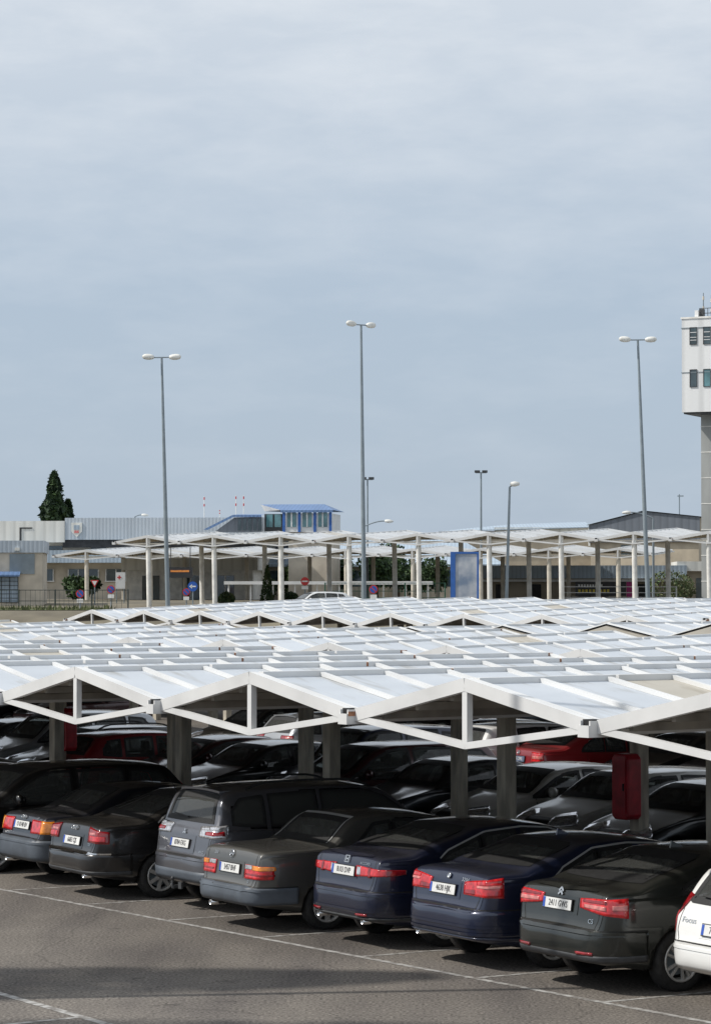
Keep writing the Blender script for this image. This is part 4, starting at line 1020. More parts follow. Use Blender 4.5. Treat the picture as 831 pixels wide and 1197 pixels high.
double_lamp(422, 380, 425.5, 700, 149, .75, 'tallest double headed lamp post in the middle of the photo')
double_lamp(745, 397.5, 756.5, 688, 152, .10, 'tall double headed lamp post on the right, beside the control tower')
def single_lamp(px, ytop, ybot, Y, kind, label, lean=0, zb=3.9, reach=1.4):
    t = at(px, ytop, Y); base = Vector((t.x+lean, t.y, zb)); tip = t-base; rc = reach
    o = empty('lamp_post', base, 0, label, 'lamp post')
    MB().tube((0, 0, 0), tip, .10, .06, 10).build('pole', [M['grey_paint']], o)
    if kind == 'head':
        MB().tube(tip, tip+Vector((.25, 0, .12)), .04, n=8).build('arm', [M['grey_paint']], o)
        MB().lathe([(0, 0), (.12, .06), (.15, .3), (.09, .52), (0, .55)], tip+Vector((.0, 0, .14)), (1, 0, .05), 12).build('lamp_head', [M['lamp_white']], o)
    elif kind == 'double':
        for s in (-1, 1): MB().box(tip+Vector((s*.28, 0, .05)), (.40, .3, .18)).build('floodlight', [M['plastic']], o)
        MB().tube(tip+Vector((-.4, 0, -.04)), tip+Vector((.4, 0, -.04)), .04, n=6).build('arm', [M['grey_paint']], o)
    elif kind in ('curve_l', 'curve_r'):
        s = -1 if kind == 'curve_l' else 1; mb = MB(); pts = [tip+Vector((s*rc*k/8, 0, rc*.28*math.sin(min(1, k/8)*math.pi/2))) for k in range(9)]
        for a, c in zip(pts, pts[1:]): mb.tube(a, c, .04, n=8, caps=False)
        mb.build('arm', [M['grey_paint']], o)
        MB().lathe([(0, 0), (.09, .05), (.12, .3), (.06, .55), (0, .6)], pts[-1], (s, 0, -.05), 12).build('lamp_head', [M['lamp_white']], o)
    return o
single_lamp(595.5, 569, 695, 150, 'head', 'grey single headed lamp post right of the blue framed poster', -.2)
single_lamp(562, 552, 640, 205, 'double', 'thin distant floodlight mast above the hangar roof')
single_lamp(429.5, 560, 640, 200, 'double', 'thin distant floodlight mast just right of the tall middle lamp post')
single_lamp(763, 606, 690, 175, 'curve_l', 'curved arm street lamp with orange stem beside the slate gable')
single_lamp(424, 616, 690, 178, 'curve_r', 'curved arm street lamp leaning right from behind the middle lamp post')
single_lamp(158, 604, 625, 215, 'curve_r', 'small curved street lamp over the roof of the long flat building', zb=5, reach=.5)

# ------------------------------------------------------------------ far buildings
def frame_box(name, mats, parent, lo, hi): return MB().bbox(lo, hi).build(name, mats, parent)
def rooted(name, px, y, Y, rz, label, cat, group=None):
    q = at(px, y, Y); return empty(name, (q.x, q.y, 4.0), rz, label, cat, group), q.z
# long flat terminal annexe at the left: local x along its front, y into depth
Y0 = 215.0; K = Y0/FOC
def zz(y, Y=Y0): return at(0, y, Y).z-4.0
RB = R(-6)
bl, _ = rooted('terminal_building', 77, 640, Y0, RB, 'long flat roofed terminal building with blue grey fascia and a white left end', 'building')
Lb = 14.6*1.0
x1 = (300-77)*K
frame_box('wall', [M['brown']], bl, (-5.2, .3, -.6), (x1, 18, zz(626)))
fa = frame_box('roof_fascia', [M['clad_grey']], bl, (-.0, -.25, zz(631)), (x1+2, 18.2, zz(605.5)))
MB().bbox((-5.6, .0, zz(634)), (-.003, 18.3, zz(610))).build('end_fascia', [M['clad_white']], bl)
MB().bbox((-5.6, -.3, zz(634)), (-.01, -.003, zz(609))).build('end_cladding', [M['clad_white']], bl)
MB().bbox((-.2, -.1, zz(640)), (x1, .295, zz(631.2))).build('painted_shade_strip', [M['painted_shade']], bl)  # solid dark strip painted as the shade under the fascia
MB().bbox((-5.2, -1.6, zz(658)), ((170-77)*K, .29, zz(643.5))).build('canopy_fascia', [M['clad_lt']], bl)
for i, (a, b) in enumerate(((-4.6, -3.4), (-2.6, -1.0), (.2, 2.6), (3.2, 5.6), (6.2, 8.6), (9.4, 12.2), (13, 15.5))):
    w_ = MB().bbox((a, .16, zz(679)), (b, .292, zz(665.5))).build('window', [M['bld_glass']], bl)
    f = MB()
    for k in range(4): f.bbox((a+(b-a)*k/3-.03, .10, zz(679)), (a+(b-a)*k/3+.03, .158, zz(665.5)))
    f.bbox((a-.1, .10, zz(680)), (b+.1, .158, zz(679))); f.build('window_frame', [M['steel_clean']], w_)
for a in (-4, -1.5, 2.0, 5.5):
    w_ = MB().bbox((a, .18, zz(642.5)), (a+1.2, .293, zz(638))).build('window', [M['bld_glass']], bl)
# crest on the fascia
cr = MB(); s = .42; cx, cz = .95, zz(618.5)
cr.prism([(cx-s, cz+.5), (cx+s, cz+.5), (cx+s, cz-.2), (cx, cz-.65), (cx-s, cz-.2)], -.33, -.262); cr = cr.build('crest', [M['clad_white']], bl)
MB().bbox((cx-.22, -.36, cz-.05), (cx+.22, -.332, cz+.3)).build('crest_panel', [M['clad_lt']], cr)
MB().bbox((cx-.18, -.36, cz-.32), (cx+.18, -.332, cz-.12)).build('crest_band', [M['pink_lens']], cr)
# panel with dark fuzzy mark on the white end
MB().bbox((-3.6, -.345, zz(634)), (-3.45, -.305, zz(617))).build('duct', [M['plastic']], bl); MB().bbox((-3.6, -.345, zz(618)), (-2.6, -.306, zz(616.5))).build('duct', [M['plastic']], bl)
# lower wing running right behind the canopies
lw, _ = rooted('low_wing', 150, 660, 222, R(-3), 'low grey wing with sloping roof behind the tall canopies', 'building')
frame_box('wall', [M['brown']], lw, (8, 0, -.5), (30, 9, 3.2))
MB().add([(6, -.6, 3.0), (30.5, -.6, 3.0), (26, 8, 5.6), (6, 8, 5.6), (6, -.6, 2.8), (30.5, -.6, 2.8)], [(0, 1, 2, 3), (4, 5, 1, 0)]).build('roof', [M['clad_lt']], lw, recalc=False)
frame_box('window_band', [M['bld_glass']], lw, (8.3, -.03, 1.2), (29.6, -.002, 2.5))
# long covered walkway with a thin white slab on slim posts
cw, _ = rooted('covered_walkway', 262, 690, 188, R(-3), 'long thin white covered walkway on slim posts behind the tall canopies', 'walkway')
zq = at(0, 680.5, 188).z-4.0; xe = (505-262)*188/FOC
MB().bbox((0, 0, zq-.16), (xe, 2.4, zq+.06)).build('slab', [M['steel_clean']], cw)
for k in range(10): MB().tube((.3+k*(xe-.6)/9, .25, -.6), (.3+k*(xe-.6)/9, .25, zq-.16), .06, n=8).build('post', [M['steel_clean']], cw)
# white entrance block under the left canopies
eb, _ = rooted('entrance_block', 148, 690, 205, R(-4), 'small white block with dark doors beneath the left canopies', 'building')
frame_box('wall', [M['conc_white']], eb, (0, 0, -.5), (9.5, 7, 2.9)); MB().bbox((-.3, -.5, 2.4), (9.9, 7.2, 3.3)).build('roof', [M['clad_white']], eb)
for a in (1.2, 4.2, 6.8):
    d_ = frame_box('door', [M['bld_glass']], eb, (a, -.06, -.1), (a+1.3, -.004, 2.0)); frame_box('door_frame', [M['steel_clean']], d_, (a+.6, -.10, -.1), (a+.7, -.064, 2.0))
# shed at the left edge
sh_, _ = rooted('brick_shed', 50, 700, 176, R(4), 'brown utility building with slate blue upper cladding at the left edge', 'building')
kz = lambda y: at(0, y, 176).z-4.0
frame_box('wall', [M['brown']], sh_, (-9, 0, -.8), (0, 7, kz(646))); MB().bbox((-9.1, -.12, kz(646)), (.12, 7.1, kz(632))).build('upper_cladding', [M['clad_grey']], sh_)
MB().bbox((-2.1, -.06, kz(671)), (-.5, -.003, kz(647.5))).build('patch_panel', [M['grey_paint']], sh_)
w_ = MB().bbox((-4.2, -.07, kz(704)), (-1.55, -.004, kz(674))).build('window', [M['clad_lt']], sh_)
f = MB()
for k in range(6): f.bbox((-4.2+k*.53-.02, -.11, kz(704)), (-4.2+k*.53+.02, -.074, kz(674)))
for k in range(7): f.bbox((-4.2, -.108, kz(704)+k*.27-.015), (-1.55, -.075, kz(704)+k*.27+.015))
f.build('window_bars', [M['plastic']], w_)
MB().add([(-4.6, -1.1, kz(672)), (-1.4, -1.1, kz(672)), (-1.4, -.02, kz(668)), (-4.6, -.02, kz(668)), (-4.6, -1.1, kz(674)), (-1.4, -1.1, kz(674))], [(0, 1, 2, 3), (4, 5, 1, 0)]).build('awning', [M['blue_roof']], sh_, recalc=False)
MB().box((-1.6, -.2, kz(642)), (.3, .25, .2)).build('wall_lamp', [M['lamp_white']], sh_)
# blue control room on stilts over the flat roof
Yc = 210; kc = Yc/FOC
cr_, _ = rooted('control_room', 332, 640, Yc, R(-8), 'glazed control room with bright blue frame and blue gabled roof on top of the building', 'building')
zc = lambda y: at(0, y, Yc).z-4.0
xw = (387-332)*kc
frame_box('room', [M['steel_clean']], cr_, (0, 0, zc(622)), (xw, 5.2, zc(600)))
frame_box('support', [M['brown']], cr_, (.3, .3, -.5), (xw, 5, zc(622.2)))
for k in range(4):
    MB().bbox((xw*k/3-.10, -.10, zc(622)), (xw*k/3+.10, -.004, zc(596.5))).build('frame_post', [M['blue_paint']], cr_)
for k in range(3):
    a, b = xw*k/3+.25, xw*(k+1)/3-.25
    w_ = MB().bbox((a, -.05, zc(616)), (b, -.003, zc(599))).build('window', [M['teal_glass']], cr_)
    MB().bbox(((a+b)/2-.05, -.08, zc(616)), ((a+b)/2+.05, -.053, zc(599))).build('window_frame', [M['steel_clean']], w_)
ap = zc(588.5); ev = zc(596.5)
MB().add([(-2.2, 2.2, ap), (xw-.8, 2.2, ap), (xw+.25, -.35, ev), (-.2, -.35, ev), (-.2, -.35, ev-.18), (xw+.25, -.35, ev-.18), (xw+.25, 5.6, ev), (-.2, 5.6, ev)], [(0, 1, 2, 3), (3, 2, 5, 4), (1, 0, 7, 6), (1, 6, 2)]).build('roof', [M['blue_roof']], cr_, recalc=False)
MB().add([(-2.2, 2.2, ap), (-.2, -.35, ev), (-.2, 5.6, ev), (-1.9, 2.2, ev), (0, -.3, ev-.5)], [(0, 3, 1), (0, 2, 3)]).build('gable', [M['steel_clean']], cr_, recalc=False)
MB().bbox((-1.6, .5, zc(622)), (-.003, 5, zc(600.5))).build('side_room', [M['plastic']], cr_)
for a in (-1.45, -.8): MB().bbox((a, .44, zc(616)), (a+.5, .497, zc(601))).build('window', [M['teal_glass']], cr_)
# covered stair rising to the control room
st, _ = rooted('covered_stair', 238, 640, 209, R(-4), 'covered stair with bright blue pitched roof climbing to the control room', 'stair')
zs = lambda y: at(0, y, 209).z-4.0; xk = lambda px: (px-238)*209/FOC
MB().add([(0, 0, zs(619)), (xk(272), 0, zs(602)), (xk(306), 0, zs(602)), (xk(306), .0, zs(604.5)), (xk(273), 0, zs(604.5)), (xk(243), 0, zs(619.5)), (0, 3, zs(617)), (xk(272), 3, zs(600)), (xk(306), 3, zs(600))], [(0, 1, 7, 6), (1, 2, 8, 7), (5, 4, 1, 0), (4, 3, 2, 1)]).build('roof', [M['blue_roof']], st, recalc=False)
MB().add([(xk(250), .3, zs(622)), (xk(306), .3, zs(622)), (xk(306), .3, zs(604)), (xk(274), .3, zs(604.8))], [(0, 1, 2, 3)]).build('wall', [M['clad_dark']], st, recalc=False)
for k in range(5): MB().bbox((xk(278+k*6), .22, zs(620)), (xk(282+k*6), .29, zs(606))).build('window', [M['bld_glass']], st)
# hangar at the right
Yh = 230; kh = Yh/FOC
hg, _ = rooted('hangar', 690, 640, Yh, R(-18), 'large hangar with slate gable end and pale blue roof at the right', 'building')
zh = lambda y: at(0, y, Yh).z-4.0
gw = (815-690)*kh*1.02; wl = zh(616); ap = zh(600)
MB().prism([(0, -.8), (gw, -.8), (gw, zh(606)), (gw*.5, ap), (0, wl)], .0, 60, 1).build('wall', [M['stone']], hg)
MB().prism([(-.1, zh(634)), (gw+.1, zh(634)), (gw+.1, zh(605.5)), (gw*.5, ap+.1), (-.1, wl+.12)], -.25, -.003, 1).build('gable_cladding', [M['clad_dark']], hg)
MB().add([(-.3, -.4, wl+.15), (gw*.5, -.4, ap+.18), (gw*.5, 61, ap+.18), (-.3, 61, wl+.15), (gw+.3, -.4, zh(605)), (gw+.3, 61, zh(605))], [(0, 1, 2, 3), (1, 4, 5, 2)]).build('roof', [M['clad_lt']], hg, recalc=False)
MB().bbox((-.16, -.2, wl-1.6), (-.003, 60, wl)).build('side_cladding', [M['clad_whitey']], hg)
for a in (3.0, ):
    w_ = MB().bbox((a-.4, -.06, zh(651)), (a+.6, -.004, zh(637.5))).build('window', [M['bld_glass']], hg)
MB().tube((gw*.78, 2, ap-.2), (gw*.78, 2, zh(578)), .05).box((gw*.78+.1, 2, zh(580)), (.5, .1, .1)).build('mast', [M['grey_paint']], hg)
# long wing of the hangar running away to the left
hw, _ = rooted('hangar_wing', 545, 640, 236, R(-2), 'long low hall with pale blue roof and white strip, left of the slate gable', 'building')
zw = lambda y: at(0, y, 236).z-4.0; kw = 236/FOC
xe = (690-545)*kw
frame_box('wall', [M['stone']], hw, (-2, 0, -.8), (xe, 20, zw(621)))
MB().bbox((2.4, -.1, zw(624)), (xe, -.003, zw(616.5))).build('white_strip', [M['clad_white']], hw)
MB().add([(-2.4, -.4, zw(621)), (xe+.1, -.4, zw(616)), (xe+.1, 12, zw(606)), (4.0, 12, zw(609)), (-2.4, -.4, zw(622)), (xe+.1, -.4, zw(617))], [(0, 1, 2, 3), (4, 5, 1, 0)]).build('roof', [M['clad_lt']], hw, recalc=False)
for a in (2, 4.5, 7.5): MB().bbox((a, -.05, .6), (a+1.1, -.004, 2.2)).build('window', [M['bld_glass']], hw)
# glazed walkway wall with pale blue band behind the right columns
gw_, _ = rooted('walkway_screen', 560, 700, 200, R(-3), 'long pale blue panel screen over a cream wall behind the right hand columns', 'wall')
zg = lambda y: at(0, y, 200).z-4.0; kg = 200/FOC
xe = (801-560)*kg
frame_box('wall', [M['stone']], gw_, (0, .3, -.8), (xe, .6, zg(675)))
MB().bbox((-.2, 0, zg(676)), (xe, .28, zg(661))).build('panel_band', [M['clad_lt']], gw_)
MB().bbox((-.2, -.8, zg(680)), (xe, .297, zg(677.5))).build('eave', [M['steel_clean']], gw_)
for a in (1.2, 3.6, 7.2, 8.5, 11.5): MB().bbox((a, .22, -.5), (a+.9, .296, zg(683))).build('painted_opening', [M['painted_shade']], gw_)  # dark panels painted as the shade inside doorways
# dark banner sign with small yellow lettering
bs, _ = rooted('banner_sign', 705, 686, 196, R(-3), 'black banner sign with two rows of small lettering and a magenta end', 'sign')
MB().bbox((-2.0, 0, 1.0-.5), (1.6, .12, 2.0-.5)).build('panel', [M['dark_sign']], bs)
MB().bbox((1.64, 0, .3), (2.1, .12, 1.5)).build('end_panel', [M['magenta']], bs)
for zz_, mm, w_ in ((1.22, 'sign_white', 1.8), (.86, 'yellow', 2.3)):
    f = MB()
    for k in range(9): f.bbox((-1.8+k*w_/9, -.012, zz_-.10), (-1.8+k*w_/9+w_/9*.62, -.003, zz_+.10))
    f.build('lettering', [M[mm]], bs)
# white low building at right edge by the tower foot
rb_, _ = rooted('gate_house', 800, 690, 200, R(-3), 'low cream gate house with white flat roof at the right edge', 'building')
frame_box('wall', [M['stone']], rb_, (0, 0, -.8), (8, 6, 2.3)); MB().bbox((-.6, -.6, 2.3), (8.5, 6.4, 3.0)).build('roof', [M['clad_white']], rb_); frame_box('door', [M['bld_glass']], rb_, (.8, -.05, -.5), (3.2, -.004, 1.8))
# ------------------------------------------------------------------ control tower
Yt = 190; kt = Yt/FOC
tw, _ = rooted('control_tower', 797, 600, Yt, R(-25), 'tall control tower with white panelled cab on a grey shaft at the right edge', 'tower')
zt = lambda y: at(0, y, Yt).z-4.0
b0 = zt(482); t0 = zt(373)
MB().bbox((0, 0, b0), (7.2, 7.2, t0)).build('cab', [M['tower_wall']], tw)
MB().bbox((-.04, -.04, zt(436)), (7.24, 7.24, zt(435.3))).build('panel_joint', [M['grey_paint']], tw)
MB().bbox((-.05, -.05, zt(384)), (7.25, 7.25, zt(383.3))).build('panel_joint', [M['grey_paint']], tw)
MB().bbox((-.06, -.06, t0), (7.26, 7.26, t0+.12)).build('parapet', [M['conc_white']], tw)
MB().bbox((.1, .1, b0-.12), (7.1, 7.1, b0)).build('soffit', [M['plastic']], tw)
for k, x in enumerate((.62, 1.6, 2.9, 4.2)):
    for (ya, yb, mm) in ((403, 383.8, 'bld_glass'), (452.5, 433, 'teal_glass' if k else 'bld_glass')):
        zo = -k*.0
        w_ = MB().bbox((x, -.03, zt(ya)), (x+.46, -.004, zt(yb))).build('window', [M[mm]], tw)
        f = MB()
        for a in (x-.04, x+.46): f.bbox((a, -.06, zt(ya)-.04), (a+.04, -.033, zt(yb)+.04))
        f.bbox((x, -.06, zt(ya)-.04), (x+.46, -.033, zt(ya))); f.bbox((x, -.06, zt(yb)), (x+.46, -.033, zt(yb)+.04)); f.build('window_frame', [M['plastic']], w_)
        if ya < 420:
            f = MB()
            for q in (.25, .42, .72): f.bbox((x, -.05, zt(ya)+(zt(yb)-zt(ya))*q-.02), (x+.46, -.032, zt(ya)+(zt(yb)-zt(ya))*q+.02))
            f.build('window_bar', [M['steel_clean']], w_)
MB().bbox((.92, 1.4, -.8), (6.0, 6.0, b0-.12)).build('shaft', [M['tower_conc']], tw)
for k in range(9): MB().bbox((.90, 1.38, 1.5+k*1.8), (6.02, 6.02, 1.55+k*1.8)).build('pour_joint', [M['conc_white']], tw)
rail = MB()
for x in np.linspace(1.1, 6.5, 10): rail.tube((x, .6, t0), (x, .6, t0+.75), .025, n=6)
for z in (.4, .75): rail.tube((1.1, .6, t0+z), (6.5, .6, t0+z), .025, n=6)
rail.bbox((1.15, .5, t0), (1.4, .9, t0+.7)); rail.build('roof_rail', [M['plastic']], tw)
MB().bbox((.85, .3, t0), (1.1, .7, t0+.6)).build('roof_box', [M['steel_clean']], tw)
for i, x in enumerate((1.32, 1.9, 2.35)):
    z1 = zt(342+i*3)
    a_ = MB().tube((x, .8, t0), (x, .8, z1), .05, .03, 8).build('roof_mast', [M['grey_paint']], tw)
    for k in range(2): MB().tube((x, .8, z1-.25-.7*k), (x, .8, z1-.5-.7*k), .07, n=8).build('mast_band', [M['conc_beige']], a_)
# roof aerials on the terminal
for px, yt, Y in ((239, 580, 214), (276, 579, 214), (285, 579, 214), (257, 596, 214)):
    q = at(px, yt, Y); b = at(px, 606, Y)
    o = empty('aerial', b, 0, {239: 'red and white aerial left of the covered stair', 276: 'red and white aerial, left of the pair by the control room', 285: 'red and white aerial, right of the pair by the control room', 257: 'short thin aerial above the covered stair'}[px], 'aerial')
    MB().tube((0, 0, -.6), q-b, .04, .025, 8).build('mast', [M['sign_white']], o)
    for k in range(2): MB().tube((q-b)*(.95-.3*k), (q-b)*(.84-.3*k), .045, n=8).build('mast_band', [M['sign_red']], o)
# ------------------------------------------------------------------ poster, signs, fences, planting
def zfoot(Y): return 3.85
q = at(543, 700, 158)
pp = empty('poster_stand', (q.x, q.y, 3.8), R(-6), 'large blue framed poster stand with a faded pale picture, among the columns', 'poster stand')
hw_ = 33*158/FOC/2; zt_ = at(0, 645, 158).z-3.8
MB().bbox((-hw_, -.1, 0), (-hw_+.28, .1, zt_)).bbox((hw_-.10, -.1, 0), (hw_, .1, zt_)).bbox((-hw_+.28, -.1, zt_-.12), (hw_-.1, .1, zt_)).bbox((-hw_+.28, -.1, 0), (hw_-.1, .1, .25)).build('frame', [M['blue_paint']], pp)
MB().bbox((-hw_+.283, -.06, .25), (hw_-.103, .06, zt_-.123)).build('picture', [M['poster']], pp)
def post_sign(px, y, Y, kind, r, label, zb=None):
    q = at(px, y, Y); zb = 3.7
    o = empty('road_sign', (q.x, q.y, zb), R(-5), label, 'road sign')
    h = q.z-zb
    MB().tube((0, .06, -.1), (0, .06, h), .04, n=8).build('pole', [M['grey_paint']], o)
    def disc(rad, m, yy, nm='disc'): return MB().tube((0, yy, h), (0, yy+.02, h), rad, n=24).build(nm, [M[m]], o)
    if kind == 'arrow':
        disc(r, 'sign_blue', 0)
        MB().bbox((-r*.35, -.012, h-r*.13), (r*.65, -.002, h+r*.13)).add([(-r*.7, -.012, h), (-r*.1, -.012, h+r*.45), (-r*.1, -.012, h-r*.45)], [(0, 1, 2)]).build('arrow', [M['sign_white']], o)
    elif kind == 'noparking':
        disc(r, 'sign_red', 0); disc(r*.78, 'sign_blue', -.012)
        f = MB().box((0, -.02, h), (r*1.5, .008, r*.2), 0, Vector((1, 0, -1)).normalized(), (0, 1, 0), Vector((1, 0, 1)).normalized()); f.build('slash', [M['sign_red']], o)
        MB().bbox((-r*.75, -.01, h-r*2.1), (r*.75, .01, h-r*1.2)).build('plate', [M['sign_white']], o)
    elif kind == 'noentry':
        disc(r, 'sign_red', 0); MB().bbox((-r*.7, -.012, h-r*.16), (r*.7, -.002, h+r*.16)).build('bar', [M['sign_white']], o)
        MB().bbox((-r*.8, -.01, h-r*1.9), (r*.8, .01, h-r*1.15)).build('plate', [M['sign_white']], o)
    elif kind == 'yield':
        MB().prism([(-r, h+r*.8), (r, h+r*.8), (0, h-r)], 0, .02).build('triangle', [M['sign_red']], o); MB().prism([(-r*.62, h+r*.58), (r*.62, h+r*.58), (0, h-r*.55)], -.012, -.002).build('face', [M['sign_white']], o)
    return o
post_sign(225.5, 685.5, 165, 'arrow', .30, 'round blue sign with a white arrow pointing left')
post_sign(130, 689, 172, 'noparking', .26, 'round red and blue no parking sign near the white noticeboard')
post_sign(94, 694, 166, 'noparking', .26, 'round red and blue no parking sign, left of the yield sign')
post_sign(111, 682, 178, 'yield', .27, 'red edged triangular yield sign on the left')
post_sign(218, 692, 170, 'noparking', .24, 'round no parking sign just left of the blue arrow sign')
post_sign(356.5, 679.5, 170, 'noentry', .26, 'round red no entry sign with white plate below, centre')
post_sign(436.5, 689, 163, 'noparking', .26, 'round no parking sign right of the middle lamp post')
nb_, _ = rooted('noticeboard', 141, 690, 184, 0, 'white noticeboard with a small red cross mark', 'sign')
MB().bbox((-.32, 0, 1.0), (.32, .06, 2.1)).build('panel', [M['sign_white']], nb_); MB().bbox((-.2, -.012, 1.72), (.06, -.002, 1.80)).bbox((-.11, -.0125, 1.63), (-.03, -.0025, 1.89)).build('mark', [M['sign_red']], nb_)
for s in (-.25, .25): MB().tube((s, .03, -.4), (s, .03, 1.0), .035, n=8).build('post', [M['grey_paint']], nb_)
ds, _ = rooted('display_sign', 211, 660, 168, R(-4), 'dark electronic display sign hung under the left canopy', 'sign')
MB().bbox((-.75, 0, 1.65), (.75, .2, 2.3)).build('panel', [M['dark_sign']], ds)
MB().bbox((-.6, -.012, 2.0), (.55, -.002, 2.12)).build('lettering', [M['amber_lens']], ds)
for s in (-.6, .6): MB().tube((s, .1, 2.3), (s, .1, 3.5), .03, n=6).build('hanger', [M['plastic']], ds)
# fence on the verge at the left
def fence(px0, px1, Y, ybase, ytop, label, mat, step=1.3, mesh=True, name='mesh_fence'):
    a = at(px0, ybase, Y); b = at(px1, ybase, Y); h = at(0, ytop, Y).z-at(0, ybase, Y).z
    o = empty(name, a, 0, label, 'fence'); L_ = b.x-a.x; n = max(2, int(L_/step))
    for k in range(n+1): MB().tube((L_*k/n, 0, -.6), (L_*k/n, 0, h), .045, n=6).build('post', [M[mat]], o)
    f = MB()
    for z in (.12, .5, .97): f.bbox((0, -.012, h*z-.02), (L_, .012, h*z+.02))
    if mesh:
        for k in range(int(L_/.28)): f.bbox((k*.28-.008, -.006, 0), (k*.28+.008, .006, h*.97))
    f.build('mesh_panel', [M[mat]], o)
    return o
fence(-20, 150, 160, 716, 689, 'dark wire fence along the grass verge at the left', 'fence', 1.9)
fence(380, 520, 182, 701, 681, 'green mesh fence behind the middle columns', 'fence_green', 2.0)
fence(655, 790, 168, 700, 685.5, 'low pale railing beside the bush at the right', 'steel_clean', 1.8, False, 'low_railing')
# boom barrier
# verge
mb = MB()
for (x0, x1, y0, y1) in ((-60, -14, 153, 161),):
    n = 24
    for i in range(n):
        for j in range(4):
            xa, xb = x0+(x1-x0)*i/n, x0+(x1-x0)*(i+1)/n; ya, yb = y0+(y1-y0)*j/4, y0+(y1-y0)*(j+1)/4
            mb.add([(xa, ya, ground_z(xa, ya)+.03), (xb, ya, ground_z(xb, ya)+.03), (xb, yb, ground_z(xb, yb)+.03), (xa, yb, ground_z(xa, yb)+.03)], [(0, 1, 2, 3)], 0, True)
    for k in range(2600):
        x, y = random.uniform(x0, x1), random.uniform(y0, y1); z = ground_z(x, y)+.02; a = random.uniform(0, 6.3); h = random.uniform(.12, .34); d = Vector((math.cos(a), math.sin(a), 0))*.07
        p = Vector((x, y, z)); mb.add([p-d, p+d, p+d*.2+Vector((random.uniform(-.06, .06), 0, h))], [(0, 1, 2)], 1)
tag(mb.build('grass_verge', [M['grass'], M['leaf_olive']], recalc=False), kind='stuff', label='strip of green grass on the verge below the fence', cat='grass')
# plants
def leaf_cloud(mb, pts, s, mi=0):
    for p in pts:
        n = Vector((random.gauss(0, 1), random.gauss(0, 1), random.gauss(0, .7)+.3)).normalized(); t = n.orthogonal().normalized(); b = n.cross(t); a = random.uniform(0, 6.3)
        u_ = t*math.cos(a)+b*math.sin(a); w_ = n.cross(u_); k = s*random.uniform(.6, 1.3)
        mb.add([p-u_*k-w_*k*.4, p+w_*k*.55-u_*.1*k, p+u_*k+w_*k*.1, p-w_*k*.6], [(0, 1, 2, 3)], mi if random.random() < .7 else 1-mi)
def topiary(px, y, Y, rx, h, cone, label, mats=('leaf', 'leaf_olive'), group=None):
    q = at(px, y, Y); o = empty('shrub', (q.x, q.y, 3.7), 0, label, 'shrub', group); mb = MB(); pts = []
    zc = q.z-3.7
    for k in range(900):
        d = Vector((random.gauss(0, 1), random.gauss(0, 1), random.gauss(0, 1))).normalized(); r = random.uniform(.75, 1.03)
        if cone:
            t = random.random()**1.4; a = random.uniform(0, 6.3); rr = rx*(1-t)**.7*random.uniform(.7, 1.05); pts.append(Vector((math.cos(a)*rr, math.sin(a)*rr, .1+t*h)))
        else: pts.append(Vector((d.x*rx*r, d.y*rx*r, zc+d.z*h/2*r)))
    leaf_cloud(mb, pts, .10); mb.build('foliage', [M[m] for m in mats], o, recalc=False)
    MB().tube((0, 0, -.2), (0, 0, zc), .07, .04, 8).build('stem', [M['bark']], o)
G_ = 'clipped shrubs between the columns'
topiary(265, 701, 175, .52, .95, False, 'small round clipped shrub under the left of the tall canopies', group=G_)
topiary(312.5, 700, 176, .50, 2.7, True, 'pointed cone shaped shrub between the middle columns', group=G_)
topiary(340, 700, 178, .52, .85, False, 'small round clipped shrub right of the cone shaped one', group=G_)
topiary(362, 702, 180, .52, .75, False, 'small round clipped shrub beside the parked white van', group=G_)
topiary(783, 684, 185, 1.6, 2.0, False, 'loose untrimmed bush behind the railing at the right', ('leaf_olive', 'leaf'))
topiary(795, 690, 188, 1.0, 1.3, False, 'smaller reddish green bush close to the gate house', ('leaf_olive', 'leaf_olive'))
def conifer(px, ybase, ytop, Y, rx, label):
    q = at(px, ytop, Y); o = empty('conifer_tree', (q.x, q.y, 4), 0, label, 'tree'); h = q.z-4
    MB().tube((0, 0, -.5), (0, 0, h*.96), .3, .03, 8).build('trunk', [M['bark']], o)
    mb = MB(); pts = []
    for k in range(5200):
        t = random.random(); prof = (1-t)**.72*(.88+.12*math.sin(t*23))+.02
        a = random.uniform(0, 6.3); lob = 1+.16*math.sin(a*5+t*17)+.1*math.sin(a*9-t*31)
        rr = rx*prof*lob*(random.random()**.35); pts.append(Vector((math.cos(a)*rr, math.sin(a)*rr, h*.25+t*h*.75)))
    leaf_cloud(mb, pts, .26); mb.build('crown', [M['leaf_dark'], M['leaf']], o, recalc=False)
conifer(64, 640, 552, 250, 2.15, 'tall dark conifer rising behind the white end of the flat building')
conifer(80, 640, 585, 251, 1.25, 'shorter dark conifer tight against the right of the tall one')
def broad_tree(px, ytop, Y, rx, label, mats=('leaf', 'leaf_dark')):
    q = at(px, ytop, Y); o = empty('broadleaf_tree', (q.x, q.y, 4), 0, label, 'tree', 'trees behind the tall canopies'); h = q.z-4
    t_ = MB().tube((0, 0, -.3), (0, 0, h*.5), .2, .12, 8)
    cl = []
    for k in range(11):
        a = random.uniform(0, 6.3); r = rx*random.uniform(.1, .75); c = Vector((math.cos(a)*r, math.sin(a)*r, h*random.uniform(.4, .85))); cl.append(c); t_.tube((0, 0, h*.42), c, .07, .02, 6)
    t_.build('trunk', [M['bark']], o); mb = MB(); pts = []
    for k in range(2600):
        c = random.choice(cl); d = Vector((random.gauss(0, 1), random.gauss(0, 1), random.gauss(0, .8))); d.normalize(); pts.append(c+d*(rx*.42*random.random()**.4))
    leaf_cloud(mb, pts, .17); mb.build('crown', [M[m] for m in mats], o, recalc=False)
